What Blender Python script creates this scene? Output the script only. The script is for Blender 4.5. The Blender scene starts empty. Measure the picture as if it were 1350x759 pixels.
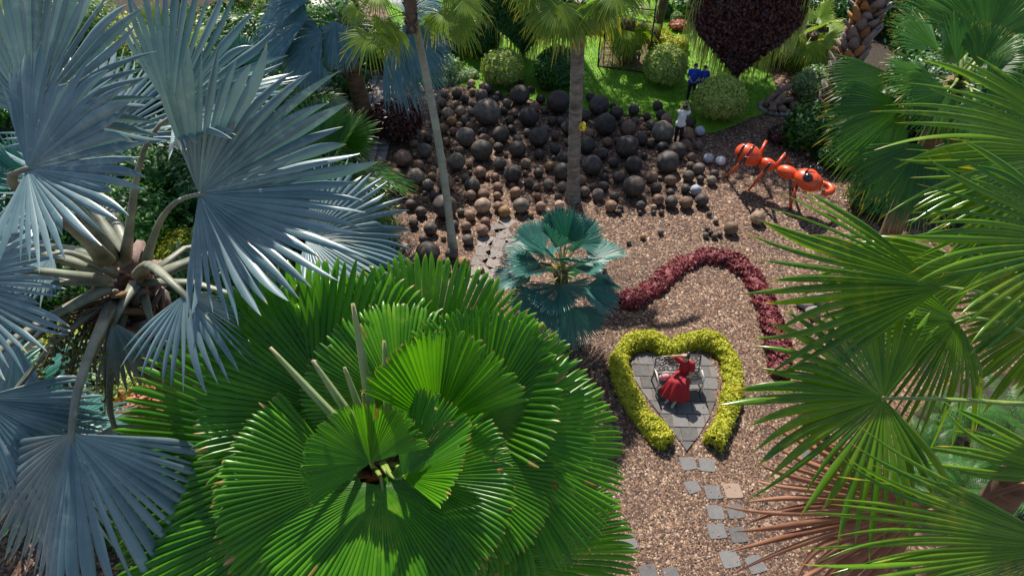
import bpy, bmesh, math, random
import numpy as np
from mathutils import Vector, Matrix

R = math.radians
rng = np.random.default_rng(7)
random.seed(7)
SC = bpy.context.scene
COL = SC.collection

# ------------------------------------------------------------------ camera
CAM_Z, PITCH, FPX, CX, CY = 15.0, 42.0, 964.0, 675.0, 379.5
cam_d = bpy.data.cameras.new('camera')
cam = bpy.data.objects.new('camera', cam_d)
COL.objects.link(cam)
cam.location = (0, 0, CAM_Z)
cam.rotation_euler = (R(90 - PITCH), 0, 0)
cam_d.sensor_width = 36.0
cam_d.lens = 36.0 * FPX / 1350.0
cam_d.clip_start = 0.05
cam_d.clip_end = 3000
SC.camera = cam

# ------------------------------------------------------------------ sky, sun, exposure
SUN_EL, SUN_AZ = 50.0, -11.0      # azimuth from +Y (away from the camera), negative = towards -X
world = bpy.data.worlds.new('World')
SC.world = world
world.use_nodes = True
wn = world.node_tree
sky = wn.nodes.new('ShaderNodeTexSky')
sky.sky_type = 'NISHITA'
sky.sun_disc = False
sky.sun_elevation = R(SUN_EL)
sky.sun_rotation = R(SUN_AZ)
bgn = wn.nodes['Background']
bgn.inputs['Strength'].default_value = 0.10
wn.links.new(sky.outputs[0], bgn.inputs['Color'])
sun_d = bpy.data.lights.new('sun', 'SUN')
sun_d.energy = 5.0
sun_d.angle = R(0.5)
sun_d.color = (1.0, 0.93, 0.82)
sun = bpy.data.objects.new('sun', sun_d)
COL.objects.link(sun)
sdir = Vector((math.sin(R(SUN_AZ)) * math.cos(R(SUN_EL)), math.cos(R(SUN_AZ)) * math.cos(R(SUN_EL)), math.sin(R(SUN_EL))))
sun.rotation_euler = sdir.to_track_quat('Z', 'Y').to_euler()
sun.location = (-10, 40, 50)
SC.view_settings.view_transform = 'Standard'
SC.view_settings.look = 'None'
SC.view_settings.gamma = 1.0
SC.view_settings.exposure = 0.52
SC.view_settings.use_curve_mapping = False
SC.cycles.max_bounces = 6
SC.cycles.transparent_max_bounces = 4

# ------------------------------------------------------------------ layout helpers
cP, sP = math.cos(R(PITCH)), math.sin(R(PITCH))
FWD, UPV, RGT = Vector((0, cP, -sP)), Vector((0, sP, cP)), Vector((1, 0, 0))
CAMP = Vector((0, 0, CAM_Z))

def ray(px, py):
    return FWD + RGT * ((px - CX) / FPX) + UPV * ((CY - py) / FPX)
def P(px, py, d):                      # a point at depth d metres
    return CAMP + ray(px, py) * d
def G(px, py, z=0.0):                  # a point on the level z
    r = ray(px, py)
    return CAMP + r * ((z - CAM_Z) / r.z)
def depth(v):
    return (Vector(v) - CAMP).dot(FWD)

# ------------------------------------------------------------------ object helpers
ORI = {}
def mesh_from(name, V, Q=None, T=None, cols=None, smooth=False):
    me = bpy.data.meshes.new(name)
    V = np.asarray(V, dtype=np.float32).reshape(-1, 3)
    Q = np.zeros((0, 4), np.int32) if Q is None or len(Q) == 0 else np.asarray(Q, np.int32)
    T = np.zeros((0, 3), np.int32) if T is None or len(T) == 0 else np.asarray(T, np.int32)
    loops = np.concatenate([Q.ravel(), T.ravel()]).astype(np.int32)
    nf = len(Q) + len(T)
    start = np.concatenate([np.arange(len(Q)) * 4, len(Q) * 4 + np.arange(len(T)) * 3]).astype(np.int32)
    me.vertices.add(len(V)); me.vertices.foreach_set('co', V.ravel())
    me.loops.add(len(loops)); me.loops.foreach_set('vertex_index', loops)
    me.polygons.add(nf); me.polygons.foreach_set('loop_start', start)
    if smooth:
        me.polygons.foreach_set('use_smooth', np.ones(nf, dtype=bool))
    if cols is not None:
        at = me.color_attributes.new('lc', 'FLOAT_COLOR', 'POINT')
        c = np.ones((len(V), 4), np.float32); c[:, :3] = np.asarray(cols, np.float32).reshape(-1, 3)
        at.data.foreach_set('color', c.ravel())
    me.update(calc_edges=True)
    return me

def link(name, me, mat, parent=None):
    o = bpy.data.objects.new(name, me)
    COL.objects.link(o)
    if mat is not None and len(me.materials) == 0:
        me.materials.append(mat)
    if parent is not None:
        o.parent = parent
        ORI[o] = ORI.get(parent, Vector((0, 0, 0)))
    return o

def part(name, V, Q, T, mat, parent=None, cols=None, smooth=False):
    """world-space geometry as one mesh object under parent"""
    V = np.asarray(V, np.float32).reshape(-1, 3)
    if parent is not None:
        V = V - np.array(ORI.get(parent, (0, 0, 0)), np.float32)
    return link(name, mesh_from(name, V, Q, T, cols, smooth), mat, parent)

def thing(name, label, cat, loc, group=None):
    o = bpy.data.objects.new(name, None)
    COL.objects.link(o)
    o.location = loc
    o.empty_display_size = 0.2
    ORI[o] = Vector(loc)
    o['label'] = label; o['category'] = cat
    if group: o['group'] = group
    return o
def tag(o, label, cat, group=None):
    o['label'] = label; o['category'] = cat
    if group: o['group'] = group
    return o
def struct(o, label=None):
    o['kind'] = 'structure'
    if label: o['label'] = label
    return o

class MB:
    """collects shapes as world-space verts / quads / tris"""
    def __init__(s): s.v, s.q, s.t, s.c = [], [], [], []
    def add(s, V, Q=(), T=(), c=None):
        b = len(s.v)
        s.v += [tuple(p) for p in V]
        s.q += [tuple(i + b for i in f) for f in Q]
        s.t += [tuple(i + b for i in f) for f in T]
        s.c += [c if c is not None else (0.5, 0.5, 0.5)] * len(V)
        return s
    def box(s, cen, size, rot=None, taper=1.0, c=None):
        hx, hy, hz = [k / 2 for k in size]
        V = []
        for z, k in ((-hz, 1), (hz, taper)):
            for x, y in ((-hx, -hy), (hx, -hy), (hx, hy), (-hx, hy)):
                p = Vector((x * k, y * k, z))
                if rot is not None: p = rot @ p
                V.append(Vector(cen) + p)
        return s.add(V, [(3, 2, 1, 0), (4, 5, 6, 7), (0, 1, 5, 4), (1, 2, 6, 5), (2, 3, 7, 6), (3, 0, 4, 7)], c=c)
    def tube(s, pts, rad, n=8, c=None, cap=True, flat=1.0):
        pts = [Vector(p) for p in pts]
        rad = [rad] * len(pts) if not hasattr(rad, '__len__') else list(rad)
        V = []
        ref = None
        for i, p in enumerate(pts):
            d = (pts[min(i + 1, len(pts) - 1)] - pts[max(i - 1, 0)]).normalized()
            if ref is None:
                ref = Vector((0, 0, 1)) if abs(d.z) < 0.9 else Vector((1, 0, 0))
            a = d.cross(ref).normalized(); b = a.cross(d).normalized(); ref = b
            for k in range(n):
                t = 2 * math.pi * k / n
                V.append(p + a * (math.cos(t) * rad[i]) + b * (math.sin(t) * rad[i] * flat))
        Q = [(i * n + k, i * n + (k + 1) % n, (i + 1) * n + (k + 1) % n, (i + 1) * n + k) for i in range(len(pts) - 1) for k in range(n)]
        T = []
        if cap:
            m = len(V); V += [pts[0], pts[-1]]
            T += [(m, (k + 1) % n, k) for k in range(n)]
            e = (len(pts) - 1) * n
            T += [(m + 1, e + k, e + (k + 1) % n) for k in range(n)]
        return s.add(V, Q, T, c)
    def ell(s, cen, rad, rot=None, nu=20, nv=12, c=None, fn=None):
        V, Q, T = [], [], []
        cen = Vector(cen)
        for j in range(1, nv):
            ph = math.pi * j / nv
            for i in range(nu):
                th = 2 * math.pi * i / nu
                d = Vector((math.sin(ph) * math.cos(th), math.sin(ph) * math.sin(th), math.cos(ph)))
                k = fn(d) if fn else 1.0
                p = Vector((d.x * rad[0] * k, d.y * rad[1] * k, d.z * rad[2] * k))
                V.append(cen + (rot @ p if rot is not None else p))
        for z in (1, -1):
            p = Vector((0, 0, z * rad[2])); V.append(cen + (rot @ p if rot is not None else p))
        for j in range(nv - 2):
            for i in range(nu):
                Q.append((j * nu + i, (j + 1) * nu + i, (j + 1) * nu + (i + 1) % nu, j * nu + (i + 1) % nu))
        top, bot = len(V) - 2, len(V) - 1
        for i in range(nu):
            T.append((top, i, (i + 1) % nu)); b = (nv - 2) * nu
            T.append((bot, b + (i + 1) % nu, b + i))
        return s.add(V, Q, T, c)
    def prism(s, poly, z0, z1, c=None):
        """vertical prism over a 2-D polygon (triangle fan is replaced by bmesh later when concave)"""
        n = len(poly)
        V = [(x, y, z0) for x, y in poly] + [(x, y, z1) for x, y in poly]
        s.add(V, [(i, (i + 1) % n, n + (i + 1) % n, n + i) for i in range(n)], c=c)
        return s
    def build(s, name, mat, parent=None, smooth=False, cols=False):
        return part(name, s.v, s.q, s.t, mat, parent, s.c if cols else None, smooth)

def ngon_slab(name, poly, z0, z1, mat, parent=None, bevel=0.0):
    """flat slab over any 2-D polygon"""
    bm = bmesh.new()
    o = ORI.get(parent, Vector((0, 0, 0))) if parent is not None else Vector((0, 0, 0))
    vs = [bm.verts.new((x - o.x, y - o.y, z1 - o.z)) for x, y in poly]
    f = bm.faces.new(vs)
    if f.normal.z < 0 or (f.normal_update() or f.normal.z < 0): f.normal_flip()
    if z0 is not None:
        r = bmesh.ops.extrude_face_region(bm, geom=[f])
        nv = [g for g in r['geom'] if isinstance(g, bmesh.types.BMVert)]
        for v in nv: v.co.z = z1 - o.z
        for v in vs: v.co.z = z0 - o.z
        if bevel > 0:
            ed = [e for e in bm.edges if e.is_valid and all(abs(v.co.z - (z1 - o.z)) < 1e-5 for v in e.verts)]
            bmesh.ops.bevel(bm, geom=ed, offset=bevel, segments=1, affect='EDGES')
    bmesh.ops.recalc_face_normals(bm, faces=bm.faces)
    if z0 is None:
        for f in bm.faces:
            if f.normal.z < 0: f.normal_flip()
    me = bpy.data.meshes.new(name); bm.to_mesh(me); bm.free()
    return link(name, me, mat, parent)

# ------------------------------------------------------------------ materials
def nt(name):
    m = bpy.data.materials.new(name); m.use_nodes = True
    n = m.node_tree; n.nodes.clear()
    out = n.nodes.new('ShaderNodeOutputMaterial')
    return m, n, out
def ramp(n, stops, fac):
    r = n.nodes.new('ShaderNodeValToRGB')
    e = r.color_ramp.elements
    while len(e) < len(stops): e.new(0.5)
    for k, (p, c) in enumerate(stops):
        e[k].position = p; e[k].color = (*c, 1)
    n.links.new(fac, r.inputs[0])
    return r.outputs[0]
def noise(n, scale, detail=4, rough=0.6, vec=None, mapscale=None):
    t = n.nodes.new('ShaderNodeTexNoise')
    t.inputs['Scale'].default_value = scale; t.inputs['Detail'].default_value = detail; t.inputs['Roughness'].default_value = rough
    if vec is not None:
        if mapscale:
            mp = n.nodes.new('ShaderNodeMapping'); mp.inputs['Scale'].default_value = mapscale
            n.links.new(vec, mp.inputs[0]); vec = mp.outputs[0]
        n.links.new(vec, t.inputs[0])
    return t.outputs[0]
def mixc(n, fac, a, b, mode='MIX'):
    m = n.nodes.new('ShaderNodeMix'); m.data_type = 'RGBA'; m.blend_type = mode
    for s, v in ((0, fac), (6, a), (7, b)):
        if hasattr(v, 'is_linked') or hasattr(v, 'links'): n.links.new(v, m.inputs[s])
        elif s == 0: m.inputs[0].default_value = v
        else: m.inputs[s].default_value = (*v, 1)
    return m.outputs[2]
def bump(n, h, strength, dist=0.02):
    b = n.nodes.new('ShaderNodeBump'); b.inputs['Strength'].default_value = strength; b.inputs['Distance'].default_value = dist
    n.links.new(h, b.inputs['Height']); return b.outputs[0]
def tc(n, what='Object'):
    t = n.nodes.get('tcn') or n.nodes.new('ShaderNodeTexCoord'); t.name = 'tcn'
    return t.outputs[what]
def principled(n, out, color, rough=0.6, metal=0.0, normal=None, spec=0.5, coat=0.0, link_out=True):
    p = n.nodes.new('ShaderNodeBsdfPrincipled')
    if hasattr(color, 'links'): n.links.new(color, p.inputs['Base Color'])
    else: p.inputs['Base Color'].default_value = (*color, 1)
    if hasattr(rough, 'links'): n.links.new(rough, p.inputs['Roughness'])
    else: p.inputs['Roughness'].default_value = rough
    p.inputs['Metallic'].default_value = metal
    p.inputs['Specular IOR Level'].default_value = spec
    p.inputs['Coat Weight'].default_value = coat
    if normal is not None: n.links.new(normal, p.inputs['Normal'])
    if link_out: n.links.new(p.outputs[0], out.inputs[0])
    return p

def leaf_mat(name, c1, c2, tip=None, tip_at=0.9, rough=0.42, trans=0.3, tcol=None, spec=0.5, nscale=6.0, blotch=None):
    """foliage: colour from the leaf's own random value and a noise, tip colour by distance along the segment"""
    m, n, out = nt(name)
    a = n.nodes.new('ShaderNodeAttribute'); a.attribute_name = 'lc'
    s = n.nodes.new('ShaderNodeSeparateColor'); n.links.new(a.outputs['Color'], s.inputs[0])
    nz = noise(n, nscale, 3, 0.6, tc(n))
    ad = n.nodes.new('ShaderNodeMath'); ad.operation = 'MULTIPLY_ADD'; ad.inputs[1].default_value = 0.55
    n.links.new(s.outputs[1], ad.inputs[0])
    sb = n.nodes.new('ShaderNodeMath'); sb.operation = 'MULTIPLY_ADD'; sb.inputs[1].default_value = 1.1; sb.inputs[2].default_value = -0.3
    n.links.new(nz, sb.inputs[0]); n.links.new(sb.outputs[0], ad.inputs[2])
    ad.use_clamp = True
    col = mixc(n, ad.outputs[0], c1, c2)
    if tip is not None:
        mr = n.nodes.new('ShaderNodeMapRange'); mr.inputs[1].default_value = tip_at; mr.inputs[2].default_value = min(1.0, tip_at + 0.12)
        n.links.new(s.outputs[0], mr.inputs[0])
        ml = n.nodes.new('ShaderNodeMath'); ml.operation = 'MULTIPLY'
        n.links.new(mr.outputs[0], ml.inputs[0]); n.links.new(s.outputs[2], ml.inputs[1])
        col = mixc(n, ml.outputs[0], col, tip)
    if blotch is not None:
        bz = noise(n, 9.0, 5, 0.7, tc(n)); bz2 = noise(n, 1.3, 2, 0.5, tc(n))
        bm_ = n.nodes.new('ShaderNodeMath'); bm_.operation = 'MULTIPLY'; n.links.new(bz, bm_.inputs[0]); n.links.new(bz2, bm_.inputs[1])
        br = n.nodes.new('ShaderNodeMapRange'); br.inputs[1].default_value = 0.30; br.inputs[2].default_value = 0.42; br.inputs[4].default_value = 0.65
        n.links.new(bm_.outputs[0], br.inputs[0])
        col = mixc(n, br.outputs[0], col, blotch)
    p = principled(n, out, col, rough, spec=spec, link_out=False)
    if trans > 0:
        t = n.nodes.new('ShaderNodeBsdfTranslucent')
        tm = mixc(n, 1.0, col, tcol or (1.35, 1.5, 0.55), 'MULTIPLY')
        n.links.new(tm, t.inputs[0])
        mx = n.nodes.new('ShaderNodeMixShader'); mx.inputs[0].default_value = trans
        n.links.new(p.outputs[0], mx.inputs[1]); n.links.new(t.outputs[0], mx.inputs[2])
        n.links.new(mx.outputs[0], out.inputs[0])
    else:
        n.links.new(p.outputs[0], out.inputs[0])
    return m

def plain_mat(name, c, rough=0.6, metal=0.0, var=0.15, nscale=8.0, coat=0.0, bumps=0.0, spec=0.5):
    m, n, out = nt(name)
    nz = noise(n, nscale, 5, 0.65, tc(n))
    lo = tuple(k * (1 - var) for k in c); hi = tuple(min(1, k * (1 + var)) for k in c)
    col = ramp(n, [(0.3, lo), (0.7, hi)], nz)
    nm = bump(n, noise(n, nscale * 6, 4, 0.7, tc(n)), bumps, 0.01) if bumps else None
    principled(n, out, col, rough, metal, nm, spec, coat)
    return m

M = {}
# palms
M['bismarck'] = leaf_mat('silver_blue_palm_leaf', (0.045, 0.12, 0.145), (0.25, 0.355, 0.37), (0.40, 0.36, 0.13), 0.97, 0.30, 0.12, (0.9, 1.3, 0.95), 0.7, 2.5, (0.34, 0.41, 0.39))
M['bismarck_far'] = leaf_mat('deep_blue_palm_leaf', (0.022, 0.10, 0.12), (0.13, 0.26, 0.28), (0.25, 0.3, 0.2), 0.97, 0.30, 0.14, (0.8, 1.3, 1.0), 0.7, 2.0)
M['bottle'] = leaf_mat('bright_green_palm_leaf', (0.03, 0.165, 0.007), (0.13, 0.37, 0.012), (0.45, 0.28, 0.09), 0.985, 0.28, 0.34, (1.75, 1.8, 0.45), 0.5, 2.0, (0.22, 0.38, 0.03))
M['bluegreen'] = leaf_mat('blue_green_palm_leaf', (0.016, 0.10, 0.09), (0.055, 0.20, 0.165), (0.4, 0.5, 0.42), 0.92, 0.38, 0.2, (0.8, 1.4, 0.7), 0.5, 2.0)
M['livistona'] = leaf_mat('glossy_green_palm_leaf', (0.016, 0.11, 0.006), (0.17, 0.34, 0.012), (0.55, 0.42, 0.04), 0.95, 0.20, 0.36, (1.9, 1.75, 0.35), 0.6, 1.6, (0.28, 0.37, 0.02))
M['livdark'] = leaf_mat('dark_green_palm_leaf', (0.018, 0.10, 0.012), (0.075, 0.21, 0.016), (0.50, 0.36, 0.05), 0.88, 0.32, 0.36, (1.4, 1.5, 0.5), 0.5, 1.6)
M['washing'] = leaf_mat('yellow_green_palm_leaf', (0.09, 0.22, 0.018), (0.26, 0.36, 0.025), (0.60, 0.48, 0.05), 0.82, 0.4, 0.38, (1.5, 1.4, 0.4), 0.5, 1.2)
M['dead'] = leaf_mat('dead_brown_palm_leaf', (0.20, 0.065, 0.03), (0.50, 0.25, 0.15), None, 0.9, 0.6, 0.2, (1.3, 0.8, 0.5), 0.3, 3.0)
M['petiole_b'] = plain_mat('pale_blue_green_leaf_stalk', (0.19, 0.20, 0.145), 0.5, var=0.55, nscale=3.5)
M['petiole_g'] = plain_mat('yellow_green_leaf_stalk', (0.19, 0.27, 0.05), 0.45, var=0.25, nscale=4)
def boot_mat():
    m, n, out = nt('old_leaf_base')
    oi = n.nodes.new('ShaderNodeObjectInfo'); nz = noise(n, 5, 5, 0.7, tc(n))
    c1 = ramp(n, [(0.0, (0.20, 0.16, 0.15)), (0.45, (0.30, 0.26, 0.26)), (0.65, (0.24, 0.13, 0.07)), (1.0, (0.40, 0.20, 0.07))], oi.outputs['Random'])
    c2 = ramp(n, [(0.3, (0.45, 0.42, 0.4)), (0.7, (1.2, 1.15, 1.1))], nz)
    principled(n, out, mixc(n, 1.0, c1, c2, 'MULTIPLY'), 0.8, normal=bump(n, noise(n, 30, 4, .7, tc(n)), .5, .01))
    return m
M['boots'] = boot_mat()
M['spear'] = leaf_mat('pale_spear_leaf', (0.24, 0.36, 0.12), (0.42, 0.48, 0.24), (0.40, 0.32, 0.18), 0.88, 0.5, 0.15, (1.2, 1.2, .5))
def trunk_mat(name, lo, hi, rings):
    m, n, out = nt(name)
    nz = noise(n, 2.5, 6, 0.7, tc(n))
    rg = noise(n, 1.0, 3, 0.6, tc(n), (2.0, 2.0, rings))
    mx = n.nodes.new('ShaderNodeMath'); mx.operation = 'MULTIPLY_ADD'; mx.inputs[1].default_value = 0.5
    n.links.new(nz, mx.inputs[0]); h = n.nodes.new('ShaderNodeMath'); h.operation = 'MULTIPLY'; h.inputs[1].default_value = 0.5
    n.links.new(rg, h.inputs[0]); n.links.new(h.outputs[0], mx.inputs[2])
    col = ramp(n, [(0.38, lo), (0.62, hi)], mx.outputs[0])
    principled(n, out, col, 0.85, normal=bump(n, mx.outputs[0], 0.8, 0.03))
    return m
M['trunk'] = trunk_mat('ringed_grey_trunk', (0.09, 0.075, 0.06), (0.30, 0.27, 0.23), 9.0)
M['trunk_green'] = trunk_mat('smooth_green_grey_trunk', (0.24, 0.27, 0.21), (0.40, 0.42, 0.34), 5.0)
M['trunk_brown'] = trunk_mat('brown_fibrous_trunk', (0.06, 0.035, 0.02), (0.20, 0.12, 0.07), 7.0)
# shrubs
M['lime'] = leaf_mat('lime_hedge_leaf', (0.30, 0.36, 0.02), (0.66, 0.62, 0.06), None, 0.9, 0.5, 0.3, (1.2, 1.2, 0.4), 0.35, 3)
M['varieg'] = leaf_mat('variegated_leaf', (0.14, 0.28, 0.03), (0.62, 0.66, 0.20), None, 0.9, 0.5, 0.3, (1.2, 1.3, 0.5), 0.35, 3)
M['green'] = leaf_mat('green_shrub_leaf', (0.016, 0.07, 0.010), (0.055, 0.175, 0.022), None, 0.9, 0.42, 0.22, (1.3, 1.5, 0.5), 0.45, 2)
M['yellow'] = leaf_mat('yellow_shrub_leaf', (0.20, 0.30, 0.02), (0.60, 0.56, 0.04), None, 0.9, 0.5, 0.3, (1.2, 1.2, 0.4), 0.35, 2)
M['burgundy'] = leaf_mat('burgundy_leaf', (0.022, 0.010, 0.009), (0.115, 0.026, 0.022), None, 0.9, 0.32, 0.1, (1.5, 0.6, 0.7), 0.5, 2)
M['redbed'] = leaf_mat('crimson_rosette_leaf', (0.12, 0.024, 0.030), (0.34, 0.085, 0.09), None, 0.9, 0.55, 0.15, (1.4, 0.6, 0.7), 0.35, 2)
M['orange'] = leaf_mat('orange_red_leaf', (0.26, 0.06, 0.03), (0.45, 0.20, 0.08), None, 0.9, 0.5, 0.2, (1.4, 0.8, 0.5), 0.35, 2)
M['paleplant'] = leaf_mat('pale_green_ground_leaf', (0.10, 0.22, 0.07), (0.35, 0.46, 0.22), None, 0.9, 0.5, 0.2, (1.2, 1.3, 0.6), 0.35, 2)
M['fern'] = leaf_mat('fern_leaf', (0.02, 0.11, 0.016), (0.08, 0.23, 0.028), None, 0.9, 0.42, 0.3, (1.3, 1.5, 0.5), 0.45, 2)
M['moss'] = leaf_mat('hanging_moss', (0.32, 0.42, 0.10), (0.60, 0.62, 0.24), (0.55, 0.50, 0.30), 0.8, 0.7, 0.25, (1.2, 1.2, 0.6), 0.2, 1)
M['fruit'] = plain_mat('green_palm_fruit', (0.10, 0.13, 0.025), 0.45, var=0.4)
M['yellow_flower'] = leaf_mat('yellow_petal', (0.75, 0.62, 0.03), (0.85, 0.75, 0.10), None, 0.9, 0.5, 0.2)
# ground
def gravel_mat():
    m, n, out = nt('brown_gravel')
    v = n.nodes.new('ShaderNodeTexVoronoi'); v.inputs['Scale'].default_value = 17.0
    n.links.new(tc(n), v.inputs[0])
    s = n.nodes.new('ShaderNodeSeparateColor'); n.links.new(v.outputs['Color'], s.inputs[0])
    col = ramp(n, [(0.0, (0.03, 0.017, 0.012)), (0.35, (0.10, 0.053, 0.032)), (0.6, (0.185, 0.105, 0.065)), (0.85, (0.28, 0.18, 0.12)), (1.0, (0.45, 0.36, 0.28))], s.outputs[0])
    big = noise(n, 0.35, 4, 0.6, tc(n))
    col = mixc(n, big, mixc(n, 1.0, col, (0.60, 0.53, 0.50), 'MULTIPLY'), mixc(n, 1.0, col, (1.0, 0.90, 0.80), 'MULTIPLY'))
    principled(n, out, col, 0.85, normal=bump(n, v.outputs['Distance'], -0.9, 0.04))
    return m
M['gravel'] = gravel_mat()
def pebble_mat():
    m, n, out = nt('river_pebble')
    a = n.nodes.new('ShaderNodeAttribute'); a.attribute_name = 'lc'
    s = n.nodes.new('ShaderNodeSeparateColor'); n.links.new(a.outputs['Color'], s.inputs[0])
    col = ramp(n, [(0.0, (0.025, 0.016, 0.013)), (0.3, (0.09, 0.048, 0.030)), (0.58, (0.195, 0.11, 0.065)), (0.84, (0.30, 0.20, 0.13)), (1.0, (0.58, 0.48, 0.39))], s.outputs[1])
    big = noise(n, 0.45, 5, 0.6, tc(n)); mid = noise(n, 2.2, 3, 0.6, tc(n))
    col = mixc(n, 1.0, col, ramp(n, [(0.35, (0.55, 0.49, 0.46)), (0.62, (1.0, 0.93, 0.86))], mixc(n, 0.4, big, mid)), 'MULTIPLY')
    principled(n, out, col, 0.7)
    return m
M['pebble'] = pebble_mat()
def lawn_mat():
    m, n, out = nt('lawn_grass')
    a = noise(n, 0.8, 5, 0.65, tc(n)); b = noise(n, 40, 3, 0.7, tc(n))
    c = mixc(n, 0.5, a, b)
    col = ramp(n, [(0.35, (0.06, 0.19, 0.012)), (0.5, (0.14, 0.32, 0.015)), (0.68, (0.27, 0.43, 0.03))], c)
    principled(n, out, col, 0.8, normal=bump(n, b, 0.6, 0.03))
    return m
M['lawn'] = lawn_mat()
M['grass'] = leaf_mat('grass_blade', (0.08, 0.25, 0.012), (0.28, 0.48, 0.025), None, 0.9, 0.6, 0.3, (1.2, 1.3, 0.4), 0.3, 0.7)
M['soil'] = plain_mat('dark_garden_soil', (0.035, 0.026, 0.018), 0.95, var=0.6, nscale=9, bumps=0.8)
def slab_mat(name, lo, hi):
    m, n, out = nt(name)
    oi = n.nodes.new('ShaderNodeObjectInfo')
    nz = noise(n, 7, 6, 0.7, tc(n))
    ad = n.nodes.new('ShaderNodeMath'); ad.operation = 'MULTIPLY_ADD'; ad.inputs[1].default_value = 0.45
    n.links.new(oi.outputs['Random'], ad.inputs[0]); h = n.nodes.new('ShaderNodeMath'); h.operation = 'MULTIPLY'; h.inputs[1].default_value = 0.55
    n.links.new(nz, h.inputs[0]); n.links.new(h.outputs[0], ad.inputs[2])
    col = ramp(n, [(0.2, lo), (0.75, hi)], ad.outputs[0])
    principled(n, out, col, 0.72, normal=bump(n, noise(n, 30, 5, 0.7, tc(n)), 0.35, 0.01))
    return m
M['slate'] = slab_mat('grey_slate_paver', (0.05, 0.048, 0.048), (0.165, 0.158, 0.155))
M['flag'] = slab_mat('worn_flagstone', (0.13, 0.11, 0.10), (0.27, 0.23, 0.21))
M['sandslab'] = slab_mat('sandstone_paver', (0.25, 0.17, 0.12), (0.33, 0.24, 0.18))
M['pink'] = slab_mat('pinkish_path_tile', (0.36, 0.29, 0.28), (0.50, 0.42, 0.40))
M['joint'] = plain_mat('sandy_joint', (0.17, 0.12, 0.09), 0.95, var=0.4, nscale=20)
def ball_mat():
    m, n, out = nt('weathered_clay_ball')
    oi = n.nodes.new('ShaderNodeObjectInfo')
    st = noise(n, 3.2, 6, 0.72, tc(n), (2.6, 2.6, 0.7))
    bl = noise(n, 2.0, 4, 0.6, tc(n))
    f = n.nodes.new('ShaderNodeMath'); f.operation = 'ADD'; n.links.new(st, f.inputs[0]); n.links.new(bl, f.inputs[1])
    k = ramp(n, [(0.38, (0.55, 0.5, 0.5)), (0.5, (1.0, 1.0, 1.0)), (0.66, (1.9, 1.7, 1.5))], mulh(n, f.outputs[0]))
    col = mixc(n, 1.0, oi.outputs['Color'], k, 'MULTIPLY')
    mo = n.nodes.new('ShaderNodeVectorMath'); mo.operation = 'ADD'; n.links.new(tc(n), mo.inputs[0])
    cv = n.nodes.new('ShaderNodeCombineXYZ'); rm = n.nodes.new('ShaderNodeMath'); rm.operation = 'MULTIPLY'; rm.inputs[1].default_value = 40.0
    n.links.new(oi.outputs['Random'], rm.inputs[0]); n.links.new(rm.outputs[0], cv.inputs[0]); n.links.new(cv.outputs[0], mo.inputs[1])
    sn = noise(n, 1.6, 6, 0.75, mo.outputs[0]); sr = n.nodes.new('ShaderNodeMapRange'); sr.inputs[1].default_value = 0.52; sr.inputs[2].default_value = 0.72; sr.inputs[4].default_value = 0.6
    n.links.new(sn, sr.inputs[0]); col = mixc(n, sr.outputs[0], col, (0.20, 0.135, 0.085))
    principled(n, out, col, 0.62, normal=bump(n, noise(n, 14, 5, 0.7, tc(n)), 0.35, 0.02), spec=0.4)
    return m
def mulh(n, s, k=0.5):
    h = n.nodes.new('ShaderNodeMath'); h.operation = 'MULTIPLY'; h.inputs[1].default_value = k
    n.links.new(s, h.inputs[0]); return h.outputs[0]
M['ball'] = ball_mat()
M['ant'] = plain_mat('orange_paint', (0.66, 0.075, 0.014), 0.38, var=0.22, nscale=5, coat=0.2)
M['ant_black'] = plain_mat('glossy_black_paint', (0.012, 0.012, 0.016), 0.2, var=0.2, coat=0.4)
M['iron'] = plain_mat('black_iron', (0.018, 0.018, 0.02), 0.5, 0.4, 0.3)
M['castiron'] = plain_mat('aged_cast_iron', (0.17, 0.155, 0.14), 0.45, 0.6, 0.5, 20)
M['white_paint'] = plain_mat('chipped_white_paint', (0.66, 0.62, 0.56), 0.5, 0.0, 0.3, 15)
M['driftwood'] = plain_mat('weathered_driftwood', (0.24, 0.16, 0.11), 0.85, var=0.5, nscale=6, bumps=0.8)
M['rock'] = plain_mat('grey_rock', (0.24, 0.21, 0.19), 0.85, var=0.45, nscale=5, bumps=0.8)
M['skin'] = plain_mat('skin', (0.46, 0.28, 0.19), 0.5, var=0.08)
M['hair'] = plain_mat('black_hair', (0.012, 0.010, 0.010), 0.4, var=0.3, nscale=30)
M['red_cloth'] = plain_mat('red_cloth', (0.30, 0.004, 0.012), 0.75, var=0.2, nscale=6)
M['blue_cloth'] = plain_mat('royal_blue_cloth', (0.01, 0.055, 0.46), 0.75, var=0.15)
M['black_cloth'] = plain_mat('black_cloth', (0.012, 0.012, 0.014), 0.8, var=0.2)
M['jeans'] = plain_mat('light_blue_denim', (0.16, 0.36, 0.55), 0.8, var=0.2)
M['white_cloth'] = plain_mat('white_cloth', (0.72, 0.70, 0.67), 0.8, var=0.08)
M['shoe'] = plain_mat('pale_shoe', (0.55, 0.50, 0.46), 0.6, var=0.1)
M['dark'] = plain_mat('dark_plastic', (0.02, 0.02, 0.022), 0.35, var=0.1)
M['lips'] = plain_mat('lip_red', (0.32, 0.06, 0.06), 0.5, var=0.1)
M['bag_pink'] = plain_mat('pink_white_fabric', (0.62, 0.24, 0.26), 0.7, var=0.5, nscale=14)
M['bark'] = plain_mat('tree_bark', (0.10, 0.075, 0.055), 0.9, var=0.4, nscale=6, bumps=0.6)

# ------------------------------------------------------------------ foliage helpers
def unit(v):
    return v / np.maximum(np.linalg.norm(v, axis=-1, keepdims=True), 1e-9)

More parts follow.
